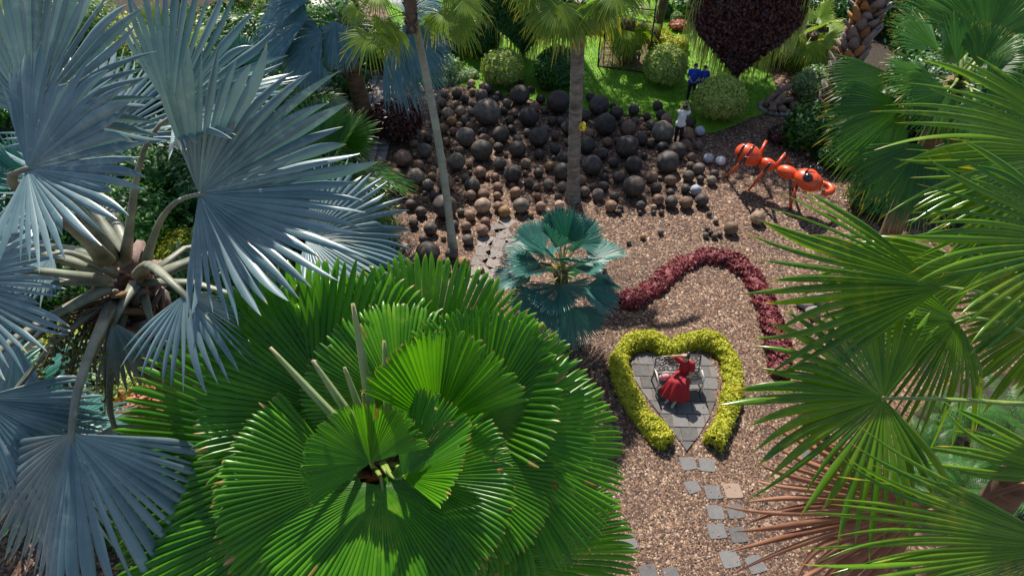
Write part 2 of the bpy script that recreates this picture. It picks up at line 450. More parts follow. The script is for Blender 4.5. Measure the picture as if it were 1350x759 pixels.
def leaf_cards(C, N, size, rg, aspect=0.5, jitter=0.6, curl=0.15):
    """one small folded leaf (2 quads) per point C, facing roughly N"""
    n = len(C)
    N = unit(N + rg.normal(0, jitter, (n, 3)))
    t = unit(np.cross(N, rg.normal(0, 1, (n, 3))))
    b = np.cross(N, t)
    s = (np.asarray(size) * rg.uniform(0.7, 1.25, n))[:, None]
    V = np.stack([C - t * s, C + b * s * aspect - N * s * curl, C + t * s, C - b * s * aspect - N * s * curl], 1)
    T = (np.arange(n)[:, None, None] * 4 + np.array([[0, 1, 2], [0, 2, 3]])[None]).reshape(-1, 3)
    c = np.zeros((n, 4, 3)); r = rg.random(n)
    c[:, :, 0] = 0.3; c[:, :, 1] = r[:, None]; c[:, :, 2] = 0.5
    return V.reshape(-1, 3), T, c.reshape(-1, 3)

def lump(D, rg, k=6, f=3.0):
    out = np.zeros(len(D))
    for i in range(k):
        d = rg.normal(0, 1, 3); d /= np.linalg.norm(d)
        out += np.sin((D @ d) * f * rg.uniform(0.6, 1.8) + rg.uniform(0, 6.28))
    return out / k

def ball_foliage(cen, rad, n, size, seed, flat_bottom=True, rough=0.06, aspect=0.5, jitter=0.5, clump=0.10):
    rg = np.random.default_rng(seed)
    D = unit(rg.normal(0, 1, (int(n * 1.6), 3)))
    if flat_bottom: D = D[D[:, 2] > -0.55]
    D = D[:n]
    L = lump(D, rg)
    rr = 1.0 + clump * L + rg.normal(0, rough, len(D)) - np.abs(rg.normal(0, 0.05, len(D)))
    rr *= np.where(rg.random(len(D)) < .04, rg.uniform(1.04, 1.16, len(D)), 1.0)
    C = np.array(cen) + D * np.array(rad) * rr[:, None]
    C[:, 2] = np.maximum(C[:, 2], 0.03)
    return leaf_cards(C, D / np.array(rad) * np.mean(rad), size, rg, aspect, jitter)

def shrub(name, label, cat, px, py, rpx, hpx, mat, n, size, seed, group=None, clump=0.08, zk=None, rough=0.06, world=None):
    """a rounded shrub: px,py its visible centre, rpx its half-width, hpx its half height in the picture"""
    z = 0.5
    for _ in range(6):
        c = G(px, py, z); s = FPX / depth(c); r = rpx / s; h = (zk or hpx / rpx) * r; z = h * 0.92
    root = thing(name, label, cat, (c.x, c.y, 0), group)
    V, T, cc = ball_foliage((c.x, c.y, z), (r, r, h), n, size, seed, clump=clump, rough=rough)
    part('foliage', V, None, T, mat, root, cc)
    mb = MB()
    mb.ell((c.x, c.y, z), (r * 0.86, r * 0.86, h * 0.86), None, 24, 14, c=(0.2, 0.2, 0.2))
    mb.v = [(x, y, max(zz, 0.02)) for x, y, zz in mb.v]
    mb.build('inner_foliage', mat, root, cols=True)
    st = MB()
    for k in range(5):
        a = k * 1.257; st.tube([(c.x + 0.06 * math.cos(a), c.y + 0.06 * math.sin(a), -0.03), (c.x + r * 0.4 * math.cos(a), c.y + r * 0.4 * math.sin(a), z * 1.0)], [0.03, 0.012], 5)
    st.build('stem', M['bark'], root)
    return root

def fan_leaf(H, Tp, nh, N=44, span=230, split=0.6, pleat=0.4, cup=0.0, droop=0.0, tipdroop=0.05, fold=0.0, arch=0.0,
             taper=1.6, prof=0.12, ragged=0.05, seed=0, roll=0.0, wmul=1.0, joint=14, free=7, lenj=0.05, gap=0.0, tiltj=0.28, wav=0.035, torn=0.06):
    """costapalmate palm leaf blade in world space. H hub, Tp tip of the middle segment, nh hint for the upper side."""
    rg = np.random.default_rng(seed)
    H = np.array(H, float); Tp = np.array(Tp, float)
    ex = Tp - H; RR = np.linalg.norm(ex); ex = ex / RR
    nn = np.array(nh, float); nn = nn - ex * (nn @ ex); nn /= np.linalg.norm(nn)
    if roll:
        b = np.cross(nn, ex); nn = nn * math.cos(R(roll)) + b * math.sin(R(roll))
    ey = np.cross(nn, ex)
    sp = R(span); da = sp / N; h = da / 2 * wmul
    a = -sp / 2 + da * (np.arange(N) + 0.5)
    L = RR * (1 - prof * (np.abs(a) / (sp / 2)) ** 2) * (1 + rg.normal(0, lenj, N))
    rs = split * RR * (1 - prof * (np.abs(a) / (sp / 2)) ** 2) * (1 + rg.normal(0, 0.05, N))
    tq = rg.random(N)
    L = np.where(tq < torn * .5, L * rg.uniform(.72, .92, N), L)
    rs = np.where(rg.random(N) < torn * 1.6, rs * rg.uniform(.6, .9, N), rs)
    tone = np.where(rg.random(N) < .10, rg.uniform(0, .08, N), rg.uniform(0, .02, N))
    tl = rg.normal(0, tiltj, N); wp1, wp2 = rg.uniform(0, 6.28, 2)
    K = joint + free
    u1 = np.linspace(0, 1, joint); u2 = np.linspace(0, 1, free + 1)[1:]
    aj = rg.normal(0, ragged, N)                 # sideways stray of the free tip
    dj = np.abs(rg.normal(1, 0.45, N)) * tipdroop
    twist = rg.normal(0, 0.35, N)
    X = np.zeros((N, K, 3)); Y = np.zeros((N, K, 3)); Z = np.zeros((N, K, 3)); DZ = np.zeros((N, K, 3)); TT = np.zeros((N, K, 3))
    for k in range(K):
        if k < joint:
            r = 0.02 * RR + (rs - 0.02 * RR) * u1[k]; u = np.zeros(N); w = r * np.tan(h)
        else:
            u = np.full(N, u2[k - joint]); r = rs + (L - rs) * u; w = rs * np.tan(h) * (1 - u ** taper) * (1 - gap * (u > 0)) + 0.0008
        ang = a + aj * u * u
        for c, sg in enumerate((-1, 0, 1)):
            pl = pleat * w * (1.0 if sg == 0 else -1.0) * 0.5
            X[:, k, c] = r * np.cos(ang) - sg * w * np.sin(ang)
            Y[:, k, c] = r * np.sin(ang) + sg * w * np.cos(ang)
            Z[:, k, c] = pl + sg * w * twist * u + sg * w * tl * (r / RR) + wav * RR * (r / RR) ** 1.5 * (np.sin(2.6 * a + wp1) + .6 * np.sin(6.1 * a + wp2))
            DZ[:, k, c] = dj * RR * u ** 1.7
            TT[:, k, c] = r / L + tone
    rr = np.sqrt(X * X + Y * Y) / RR
    Z += cup * RR * rr ** 2 + fold * np.abs(Y)
    if arch:
        xp = np.maximum(X, 0)
        th = arch * xp / RR
        X = np.where(X > 0, np.sin(th) / arch * RR + Z * np.sin(th), X)
        Z = np.where(xp > 0, Z * np.cos(th) - (1 - np.cos(th)) / arch * RR, Z)
    W = H + X[..., None] * ex + Y[..., None] * ey + Z[..., None] * nn
    W[..., 2] -= DZ + droop * RR * rr ** 2.2
    V = W.reshape(-1, 3)
    i = np.arange(N)[:, None, None]; k = np.arange(K - 1)[None, :, None]; c = np.arange(2)[None, None, :]
    b = (i * K + k) * 3 + c
    Q = np.stack([b, b + 1, b + 4, b + 3], -1).reshape(-1, 4)
    cols = np.zeros((N, K, 3, 3)); cols[..., 0] = TT; cols[..., 1] = rg.random(N)[:, None, None]; cols[..., 2] = np.clip(rg.normal(0.6, 0.35, N), 0, 1)[:, None, None]
    return V, Q, cols.reshape(-1, 3), ex, nn, RR

def petiole_pts(A, H, ex, arch_up=0.12, n=8):
    A, H = Vector(A), Vector(H); e = Vector(ex)
    L = (H - A).length
    c1 = A + (H - A) * 0.4 + Vector((0, 0, arch_up * L)); c2 = H - e * (0.25 * L)
    out = []
    for i in range(n + 1):
        t = i / n; s = 1 - t
        out.append(A * s ** 3 + c1 * (3 * s * s * t) + c2 * (3 * s * t * t) + H * t ** 3)
    return out

def add_leaf(root, A, H, Tp, mat, pmat, nh=None, pw=0.05, costa=0.4, label=None, arch_up=0.12, pet=True, **kw):
    nh = nh or (0, -0.55, 0.85)
    V, Q, c, ex, nn, RR = fan_leaf(H, Tp, nh, **kw)
    lf = part('leaf', V, Q, None, mat, root, c)
    if label: lf['label'] = label
    if pet:
        pts = petiole_pts(A, H, ex, arch_up)
        rad = [pw * (1 - 0.55 * i / (len(pts) - 1) + 0.55 * math.exp(-1.1 * i)) for i in range(len(pts))]
        e = Vector(ex); nv = Vector(nn)
        for k in range(1, 5):
            pts.append(Vector(H) + e * (costa * RR * k / 4) - nv * (0.012 * RR + 0.3 * pw))
            rad.append(pw * 0.45 * (1 - k / 4.2))
        mb = MB(); mb.tube(pts, rad, 7, flat=0.6)
        mb.build('petiole', pmat, lf, smooth=True)
    return lf

def palm_trunk(root, base, top, r0, r1, mat, n=14, bend=(0, 0), rings=40, swell=0.0, name='trunk', seed=1):
    rg = random.Random(seed)
    base, top = Vector(base), Vector(top)
    pts, rad = [], []
    for i in range(rings + 1):
        t = i / rings
        p = base.lerp(top, t) + Vector((bend[0], bend[1], 0)) * math.sin(math.pi * t)
        pts.append(p)
        r = r0 + (r1 - r0) * t + (0.35 * r0 * max(0, 1 - t * 8)) + swell * r0 * math.exp(-((t - 0.97) / 0.06) ** 2)
        rad.append(r * (1 + (0.035 if i % 2 else -0.02) + rg.uniform(-0.015, 0.015)))
    mb = MB(); mb.tube(pts, rad, n)
    return mb.build(name, mat, root, smooth=True)

BOOT = None
def boots(root, pts_fn, r_fn, count, size, mat, seed=3, t0=0.0, t1=1.0, up=0.75):
    """old leaf bases round a trunk, each a part sharing one wedge mesh"""
    global BOOT
    if BOOT is None:
        V = [(-.5, 0, 0), (.5, 0, 0), (.5, .22, 0), (-.5, .22, 0), (-.34, .10, .6), (.34, .10, .6), (.34, .30, .6), (-.34, .30, .6),
             (-.13, .26, 1.15), (.13, .26, 1.15), (.12, .38, 1.1), (-.12, .38, 1.1)]
        Qs = [(3, 2, 1, 0), (0, 1, 5, 4), (1, 2, 6, 5), (2, 3, 7, 6), (3, 0, 4, 7), (4, 5, 9, 8), (5, 6, 10, 9), (6, 7, 11, 10), (7, 4, 8, 11), (8, 9, 10, 11)]
        BOOT = mesh_from('leaf_base', V, Qs)
        BOOT.materials.append(mat)
    rg = random.Random(seed)
    o = ORI[root]
    for k in range(count):
        t = t0 + (t1 - t0) * k / max(1, count - 1)
        p = pts_fn(t); r = r_fn(t); a = k * 2.39996 + rg.uniform(-.2, .2)
        b = bpy.data.objects.new('leaf_base', BOOT); COL.objects.link(b); b.parent = root
        b.location = Vector(p) + Vector((math.cos(a), math.sin(a), 0)) * (r * 0.82) - o
        b.rotation_euler = (rg.uniform(-0.35, -0.05) * up * (1 + t), rg.uniform(-.12, .12), a - math.pi / 2)
        s = size * rg.uniform(0.85, 1.2); b.scale = (s, s, s * rg.uniform(0.85, 1.25))

def auto_palm(name, label, base, top, r0, r1, nleaf, Lp, Rl, leafmat, petmat, trunkmat, seed, group=None, el=(75, -45), lo=(None), bend=(0, 0),
              az0=0.0, pw=0.03, azs=None, skirt=0, **kw):
    rg = random.Random(seed)
    root = thing(name, label, 'palm tree', (base[0], base[1], 0), group)
    palm_trunk(root, base, top, r0, r1, trunkmat, bend=bend, seed=seed)
    top = Vector(top)
    for k in range(nleaf):
        f = k / max(1, nleaf - 1)
        az = az0 + k * 2.39996 + rg.uniform(-.25, .25)
        if azs: az = azs[k % len(azs)] + rg.uniform(-.1, .1)
        e = R(el[0] + (el[1] - el[0]) * f ** 0.9 + rg.uniform(-8, 8))
        d = Vector((math.cos(az) * math.cos(e), math.sin(az) * math.cos(e), math.sin(e)))
        e2 = e - R(rg.uniform(18, 38)) * (0.4 + 0.6 * f)
        d2 = Vector((math.cos(az) * math.cos(e2), math.sin(az) * math.cos(e2), math.sin(e2)))
        A = top + Vector((d.x, d.y, 0)) * r1 * 0.6 - Vector((0, 0, 0.25 * f * r1 * 4))
        H = A + d * Lp * rg.uniform(0.8, 1.15)
        Tp = H + d2 * Rl * rg.uniform(0.85, 1.12)
        nh = Vector((0, 0, 1)) - Vector((math.cos(az), math.sin(az), 0)) * 0.35
        add_leaf(root, A, H, Tp, leafmat, petmat, nh=tuple(nh), pw=pw, seed=seed * 100 + k, roll=rg.uniform(-18, 18), **kw)
    return root

# ================================================================== SETTING
g = 420.0
o = part('ground', [(-g, -g, 0), (g, -g, 0), (g, g, 0), (-g, g, 0)], [(0, 1, 2, 3)], None, M['gravel']); struct(o, 'brown and tan pebble gravel covering the garden floor')
LAWN_PX = [(548, 113), (580, 110), (604, 113), (640, 121), (690, 129), (742, 146), (800, 153), (845, 152), (872, 162), (905, 173), (940, 176), (962, 168), (985, 157), (1006, 151), (1020, 132), (1024, 118),
           (1016, 100), (1006, 88), (990, 62), (960, 40), (930, 10), (900, -60), (700, -70), (560, -60), (470, -60), (540, 70)]
LAWN = [(G(x, y).x, G(x, y).y) for x, y in LAWN_PX]
o = ngon_slab('lawn', LAWN, -0.05, 0.035, M['lawn']); struct(o, 'bright green mown lawn behind the stone balls')
def soil(name, pts, z, label):
    o = ngon_slab(name, [(G(x, y).x, G(x, y).y) for x, y in pts], None, z, M['soil']); struct(o, label)
soil('planting_bed', [(-260, 620), (-520, 120), (-420, -60), (300, -60), (470, -10), (482, 96), (470, 175), (528, 330), (520, 400), (380, 520), (250, 640)], 0.008, 'dark planting bed under the silver palms on the left')
soil('planting_bed', [(1085, 60), (1150, -30), (1800, -40), (1900, 320), (1330, 330), (1150, 290), (1120, 240), (1078, 195)], 0.008, 'dark planting bed under the green palms at upper right')
soil('planting_bed', [(1205, 545), (1260, 500), (1500, 470), (1560, 720), (1230, 720), (1170, 640)], 0.008, 'dark fern bed at lower right')

def inpoly(x, y, poly):
    c = np.zeros(len(x), bool); j = len(poly) - 1
    for i in range(len(poly)):
        xi, yi = poly[i]; xj, yj = poly[j]
        c ^= ((yi > y) != (yj > y)) & (x < (xj - xi) * (y - yi) / (yj - yi + 1e-12) + xi); j = i
    return c
# grass blades
def build_grass():
    rg = np.random.default_rng(11)
    n = 150000
    L = np.array(LAWN); lo, hi = L.min(0), L.max(0); hi[1] = min(hi[1], 46)
    x = rg.uniform(lo[0], hi[0], n); y = rg.uniform(lo[1], hi[1], n)
    k = inpoly(x, y, LAWN) & (y < 45); x, y = x[k], y[k]; n = len(x)
    a = rg.uniform(0, 6.283, n); h = rg.uniform(0.05, 0.12, n); w = rg.uniform(0.008, 0.016, n); b = rg.uniform(0, 6.283, n); ln = rg.uniform(0, .05, n)
    z = np.full(n, 0.03)
    V = np.stack([np.stack([x - w * np.cos(a), y - w * np.sin(a), z], 1), np.stack([x + w * np.cos(a), y + w * np.sin(a), z], 1), np.stack([x + ln * np.cos(b), y + ln * np.sin(b), z + h], 1)], 1)
    c = np.zeros((n, 3, 3)); c[..., 0] = .3; c[..., 1] = rg.random(n)[:, None]; c[..., 2] = .5
    o = part('grass', V.reshape(-1, 3), None, np.arange(n * 3).reshape(-1, 3), M['grass'], None, c.reshape(-1, 3))
    o['kind'] = 'stuff'; o['label'] = 'short green grass blades of the lawn'
build_grass()
# loose pebbles
def build_pebbles():
    rg = np.random.default_rng(5)
    xs, ys, ss = [], [], []
    for (y0, y1, xa, xb, dens, sz) in ((6.0, 10.5, -1.2, 6.2, 1250, .022), (10.5, 14.5, -0.6, 7.0, 950, .024), (14.5, 19.0, -5.5, 9.0, 420, .027), (19.0, 30.5, -7.0, 12.5, 200, .032)):
        n = int((y1 - y0) * (xb - xa) * dens)
        xs.append(rg.uniform(xa, xb, n)); ys.append(rg.uniform(y0, y1, n)); ss.append(sz * rg.lognormal(0, .32, n))
    x, y, s = map(np.concatenate, (xs, ys, ss))
    k = ~inpoly(x, y, LAWN); x, y, s = x[k], y[k], s[k]; n = len(x)
    B = np.array([(1, 0, 0), (0, 1, 0), (-1, 0, 0), (0, -1, 0), (0, 0, 1), (.7, .7, -.5), (-.7, -.7, -.5)], float)
    B[:5] += 0
    T0 = np.array([(0, 1, 4), (1, 2, 4), (2, 3, 4), (3, 0, 4)])
    B = B[:5]
    a = rg.uniform(0, 6.283, n); ca, sa = np.cos(a), np.sin(a)
    sx, sy, sz_ = s * rg.uniform(.8, 1.5, n), s * rg.uniform(.7, 1.1, n), s * rg.uniform(.5, .95, n)
    Vx = B[None, :, 0] * sx[:, None]; Vy = B[None, :, 1] * sy[:, None]
    V = np.stack([x[:, None] + Vx * ca[:, None] - Vy * sa[:, None], y[:, None] + Vx * sa[:, None] + Vy * ca[:, None], .002 + B[None, :, 2] * sz_[:, None]], -1)
    V[:, 4, :2] += rg.normal(0, .3, (n, 2)) * s[:, None]
    c = np.zeros((n, 5, 3)); c[..., 1] = rg.random(n)[:, None]
    T = (np.arange(n)[:, None, None] * 5 + T0[None]).reshape(-1, 3)
    o = part('pebbles', V.reshape(-1, 3), None, T, M['pebble'], None, c.reshape(-1, 3), smooth=True)
    o['kind'] = 'stuff'; o['label'] = 'loose tan and brown pebbles of the gravel floor'
build_pebbles()

def build_litter():
    rg = np.random.default_rng(19); n = 900
    x = np.concatenate([rg.uniform(-1, 8, n // 2), rg.normal(5.5, 1.2, n // 4), rg.normal(1.0, 2.2, n // 4)]); y = np.concatenate([rg.uniform(7, 26, n // 2), rg.uniform(7, 20, n // 4), rg.normal(16, 3, n // 4)])
    k = ~inpoly(x, y, LAWN) & (y > 6.5); x, y = x[k], y[k]; m = len(x)
    V, T, c = leaf_cards(np.stack([x, y, np.full(m, .045)], 1), np.tile([0, 0, 1.0], (m, 1)), rg.uniform(.02, .05, m), rg, .4, .25)
    o = part('leaf_litter', V, None, T, M['dead'], None, c); o['kind'] = 'stuff'; o['label'] = 'dry brown leaf scraps scattered on the gravel'
build_litter()
# tiled path beyond the silver palm
pc = G(505, 130)
root = bpy.data.objects.new('tiled_path', None); COL.objects.link(root); root.location = (pc.x, pc.y, 0); ORI[root] = Vector((pc.x, pc.y, 0)); struct(root, 'pinkish square tiled path beside the burgundy shrub')
part('joint_bed', [(pc.x - 1.7, pc.y - 5, .012), (pc.x + .75, pc.y - 5, .012), (pc.x + .75, pc.y + 2.9, .012), (pc.x - 1.7, pc.y + 2.9, .012)], [(0, 1, 2, 3)], None, M['joint'], root)
mb = MB(); mb.box((0, 0, 0), (.385, .385, .05), taper=.97); TILE = mesh_from('tile', mb.v, mb.q); TILE.materials.append(M['pink'])
for i in range(6):
    for j in range(19):
        t = bpy.data.objects.new('tile', TILE); COL.objects.link(t); t.parent = root
        t.location = (-1.48 + i * .405, -4.8 + j * .405, .012 + random.uniform(-.003, .003)); t.rotation_euler = (random.uniform(-.01, .01), random.uniform(-.01, .01), random.uniform(-.012, .012))

# stepping stones
sroot = bpy.data.objects.new('stepping_path', None); COL.objects.link(sroot); p0 = G(940, 670); sroot.location = (p0.x, p0.y, 0); ORI[sroot] = Vector((p0.x, p0.y, 0)); struct(sroot, 'square grey stepping stones leading away from the stone heart')
def step_stone(px, py, s, parent, mat, rot, seed, name='paving_stone', rough=.08, top=.026):
    rg = random.Random(seed); c = G(px, py)
    pts = []
    for k in range(4):
        for f in (0, .70, .87):
            a = rot + k * math.pi / 2 + f
            rr = s / max(abs(math.cos(a - rot)), abs(math.sin(a - rot))) * (1 + rg.uniform(-rough, rough) * .5)
            pts.append((c.x + rr * math.cos(a), c.y + rr * math.sin(a)))
    return ngon_slab(name, pts, -.03, top, mat, parent, .008)
for k, (x, y, s, rt) in enumerate([(907, 611, .20, .1), (932, 613, .20, -.1), (913, 642, .18, .3), (940, 649, .20, .05), (943, 675, .20, .0), (969, 674, .20, .1), (945, 700, .205, .1), (973, 705, .205, .12),
                                   (962, 737, .21, .15), (996, 744, .21, .3), (985, 775, .21, .2), (855, 755, .2, .2), (885, 758, .18, .1), (828, 715, .2, .3), (1096, 635, .22, .4), (1060, 600, .2, .3), (1205, 462, .2, .2), (1130, 610, .22, .5)]):
    step_stone(x, y, s * .93, sroot, M['slate'], rt, 40 + k)
step_stone(966, 647, .20, sroot, M['sandslab'], .05, 77)
s2 = bpy.data.objects.new('flagstone_path', None); COL.objects.link(s2); p0 = G(645, 335); s2.location = (p0.x, p0.y, 0); ORI[s2] = Vector((p0.x, p0.y, 0)); struct(s2, 'worn flat flagstones between the stone balls and the blue-green palm')
for k, (x, y) in enumerate([(636, 331), (652, 334), (632, 344), (648, 347), (644, 358), (628, 358), (657, 321), (663, 308), (668, 293), (676, 322), (655, 300), (640, 318), (622, 372), (640, 372)]):
    step_stone(x, y, .25, s2, M['flag'], k * .7, 140 + k, 'flagstone', .30, .018)

# ------------------------------------------------------------------ heart paving (clipped pavers)
HEART_PX = [(905, 595), (884, 566), (864, 540), (846, 516), (834, 496), (831, 481), (838, 470), (850, 465), (866, 466), (879, 472), (888, 480), (897, 473), (912, 467), (926, 469), (938, 478), (945, 494), (946, 512), (942, 532), (934, 552), (921, 575)]
HEART = [Vector((G(x, y).x, G(x, y).y)) for x, y in HEART_PX]
def clip_convex(poly, cell):
    out = list(poly)
    n = len(cell)
    for i in range(n):
        a, b = cell[i], cell[(i + 1) % n]
        e = b - a; inp = out; out = []
        if not inp: return []
        def side(p): return e.x * (p.y - a.y) - e.y * (p.x - a.x)
        for k in range(len(inp)):
            p, q = inp[k], inp[(k + 1) % len(inp)]
            sp_, sq = side(p), side(q)
            if sp_ >= 0: out.append(p)
            if (sp_ >= 0) != (sq >= 0): out.append(p.lerp(q, sp_ / (sp_ - sq)))
    return out
hc = G(900, 530)
hroot = bpy.data.objects.new('heart_paving', None); COL.objects.link(hroot); hroot.location = (hc.x, hc.y, 0); ORI[hroot] = Vector((hc.x, hc.y, 0)); struct(hroot, 'heart-shaped terrace of grey square pavers inside the lime hedge')
cen = Vector((hc.x, hc.y))
ngon_slab('joint_bed', [tuple(cen + (p - cen) * 1.0) for p in HEART], None, .02, M['joint'], hroot)
ax = (HEART[0] - (HEART[9] + HEART[10]) / 2).normalized(); ang = math.atan2(ax.y, ax.x) + math.pi / 2
ca, sa = math.cos(ang), math.sin(ang)
S = .41
for i in range(-7, 8):
    for j in range(-9, 10):
        off = .5 if j % 2 else .12
        cell = []
        for dx, dy in ((0, 0), (1, 0), (1, 1), (0, 1)):
            g_ = .014
            u = (i + off + dx) * S + (g_ if dx == 0 else -g_); v = (j + dy) * S * 1.02 + (g_ if dy == 0 else -g_)
            cell.append(Vector((hc.x + u * ca - v * sa, hc.y + u * sa + v * ca)))
        pl = clip_convex(HEART, cell)
        if len(pl) < 3: continue
        ar = abs(sum(pl[k].x * pl[(k + 1) % len(pl)].y - pl[(k + 1) % len(pl)].x * pl[k].y for k in range(len(pl)))) / 2
        if ar < .012: continue
        q = [pl[0]]
        for p in pl[1:]:
            if (p - q[-1]).length > .004: q.append(p)
        if len(q) > 3 and (q[0] - q[-1]).length < .004: q.pop()
        if len(q) < 3: continue
        ngon_slab('paver', [tuple(p) for p in q], 0.0, .045 + random.uniform(-.005, .005), M['slate'], hroot)

# ------------------------------------------------------------------ hedges that follow a line
def catmull(pts, n=10):
    out = []
    for i in range(len(pts) - 1):
        p0, p1, p2, p3 = pts[max(i - 1, 0)], pts[i], pts[i + 1], pts[min(i + 2, len(pts) - 1)]
        for k in range(n):
            t = k / n
            out.append(0.5 * ((2 * p1) + (p2 - p0) * t + (2 * p0 - 5 * p1 + 4 * p2 - p3) * t * t + (3 * p1 - p0 - 3 * p2 + p3) * t ** 3))
    out.append(pts[-1]); return out
def hedge_line(name, label, cat, pxs, zc, width, height, mat, n, size, seed, upw=0.0, clump=.12, jitter=.6, group=None, wvar=0.0, aspect=.5):
    rg = np.random.default_rng(seed)
    c = catmull([G(x, y, zc) for x, y in pxs], 8)
    C = np.array([(p.x, p.y) for p in c]); seg = np.diff(C, axis=0); ln = np.linalg.norm(seg, axis=1); cum = np.concatenate([[0], np.cumsum(ln)])
    root = thing(name, label, cat, (C[len(C) // 2][0], C[len(C) // 2][1], 0), group)
    t = rg.uniform(-0.25 * width, cum[-1] + 0.25 * width, n)
    tcl = np.clip(t, 0, cum[-1] - 1e-6); i = np.clip(np.searchsorted(cum, tcl) - 1, 0, len(ln) - 1)
    d = unit(seg[i]); base = C[i] + d * (t - cum[i])[:, None]
    nr = np.stack([-d[:, 1], d[:, 0]], 1)
    phi = rg.uniform(-.15, math.pi + .15, n)
    endf = np.sqrt(np.clip(1 - (np.maximum(-t, t - cum[-1]).clip(0) / (0.28 * width)) ** 2, .05, 1))
    k = (1 + clump * (np.sin(t * 7.0 + 2 * phi) * .5 + np.sin(t * 17 + 5 * phi + 1) * .5) + rg.normal(0, .07, n)) * endf
    k *= 1 + wvar * np.sin(t * 1.7)
    k *= np.where(rg.random(n) < .05, rg.uniform(1.08, 1.3, n), 1.0) * (1 + .06 * np.sin(t * 3.1 + 1) + .05 * np.sin(t * 5.3))
    sx = np.sign(np.cos(phi)) * np.abs(np.cos(phi)) ** .75; sz = np.sign(np.sin(phi)) * np.abs(np.sin(phi)) ** .75
    X = base + nr * (sx * width / 2 * k)[:, None]; Z = np.maximum(.03, height * .12 + sz * height * .88 * k)
    P3 = np.concatenate([X, Z[:, None]], 1)
    N3 = np.concatenate([nr * np.cos(phi)[:, None], (np.sin(phi) + upw)[:, None]], 1)
    V, T, cc = leaf_cards(P3, N3, size, rg, aspect, jitter)
    part('foliage', V, None, T, mat, root, cc)
    mb = MB(); m = 12
    vv = []
    for q in range(len(c)):
        dd = (c[min(q + 1, len(c) - 1)] - c[max(q - 1, 0)]); dd.z = 0; dd.normalize(); nx = Vector((-dd.y, dd.x, 0))
        for a in range(m):
            ph = math.pi * a / (m - 1)
            x_ = math.copysign(abs(math.cos(ph)) ** .75, math.cos(ph)); z_ = math.sin(ph) ** .75 if math.sin(ph) > 0 else 0
            vv.append(Vector((c[q].x, c[q].y, .01)) + nx * (x_ * width * .42) + Vector((0, 0, z_ * height * .86)))
    qq = [(q * m + a, q * m + a + 1, (q + 1) * m + a + 1, (q + 1) * m + a) for q in range(len(c) - 1) for a in range(m - 1)]
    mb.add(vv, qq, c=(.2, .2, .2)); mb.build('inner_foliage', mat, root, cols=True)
    return root
HHEDGE = [(878, 579), (852, 553), (835, 527), (822, 500), (816, 476), (824, 457), (843, 447), (866, 449), (884, 461), (903, 450), (927, 446), (949, 455), (963, 476), (967, 504), (962, 535), (952, 562), (941, 580)]
hedge_line('heart_hedge', 'clipped lime-yellow hedge in the shape of a heart around the pavers', 'hedge', HHEDGE, .22, .44, .40, M['lime'], 26000, .042, 21)
BORDER = [(822, 397), (845, 389), (868, 373), (888, 355), (912, 342), (940, 337), (968, 344), (990, 362), (1004, 387), (1014, 412), (1022, 440), (1028, 468), (1029, 492)]
hedge_line('border_planting', 'low crimson border planting curving across the gravel', 'border plants', BORDER, .10, .52, .22, M['redbed'], 11000, .062, 22, .3, .35, .8, wvar=.08)
hedge_line('yellow_hedge', 'low yellow hedge curving behind the iron frame', 'hedge', [(690, 33), (730, 36), (780, 32), (830, 36), (865, 45), (884, 58), (900, 62)], .3, .9, .6, M['yellow'], 9000, .075, 23)
hedge_line('yellow_hedge', 'low yellow-green hedge right of the burgundy heart', 'hedge', [(1000, 78), (1022, 71), (1052, 69)], .3, 1.0, .75, M['yellow'], 5000, .075, 24)
hedge_line('ground_cover', 'flat pale green ground cover at the lawn edge by the slim trunk', 'ground cover', [(566, 106), (585, 106), (606, 101), (622, 97)], .1, .85, .28, M['paleplant'], 4200, .07, 25, .4)

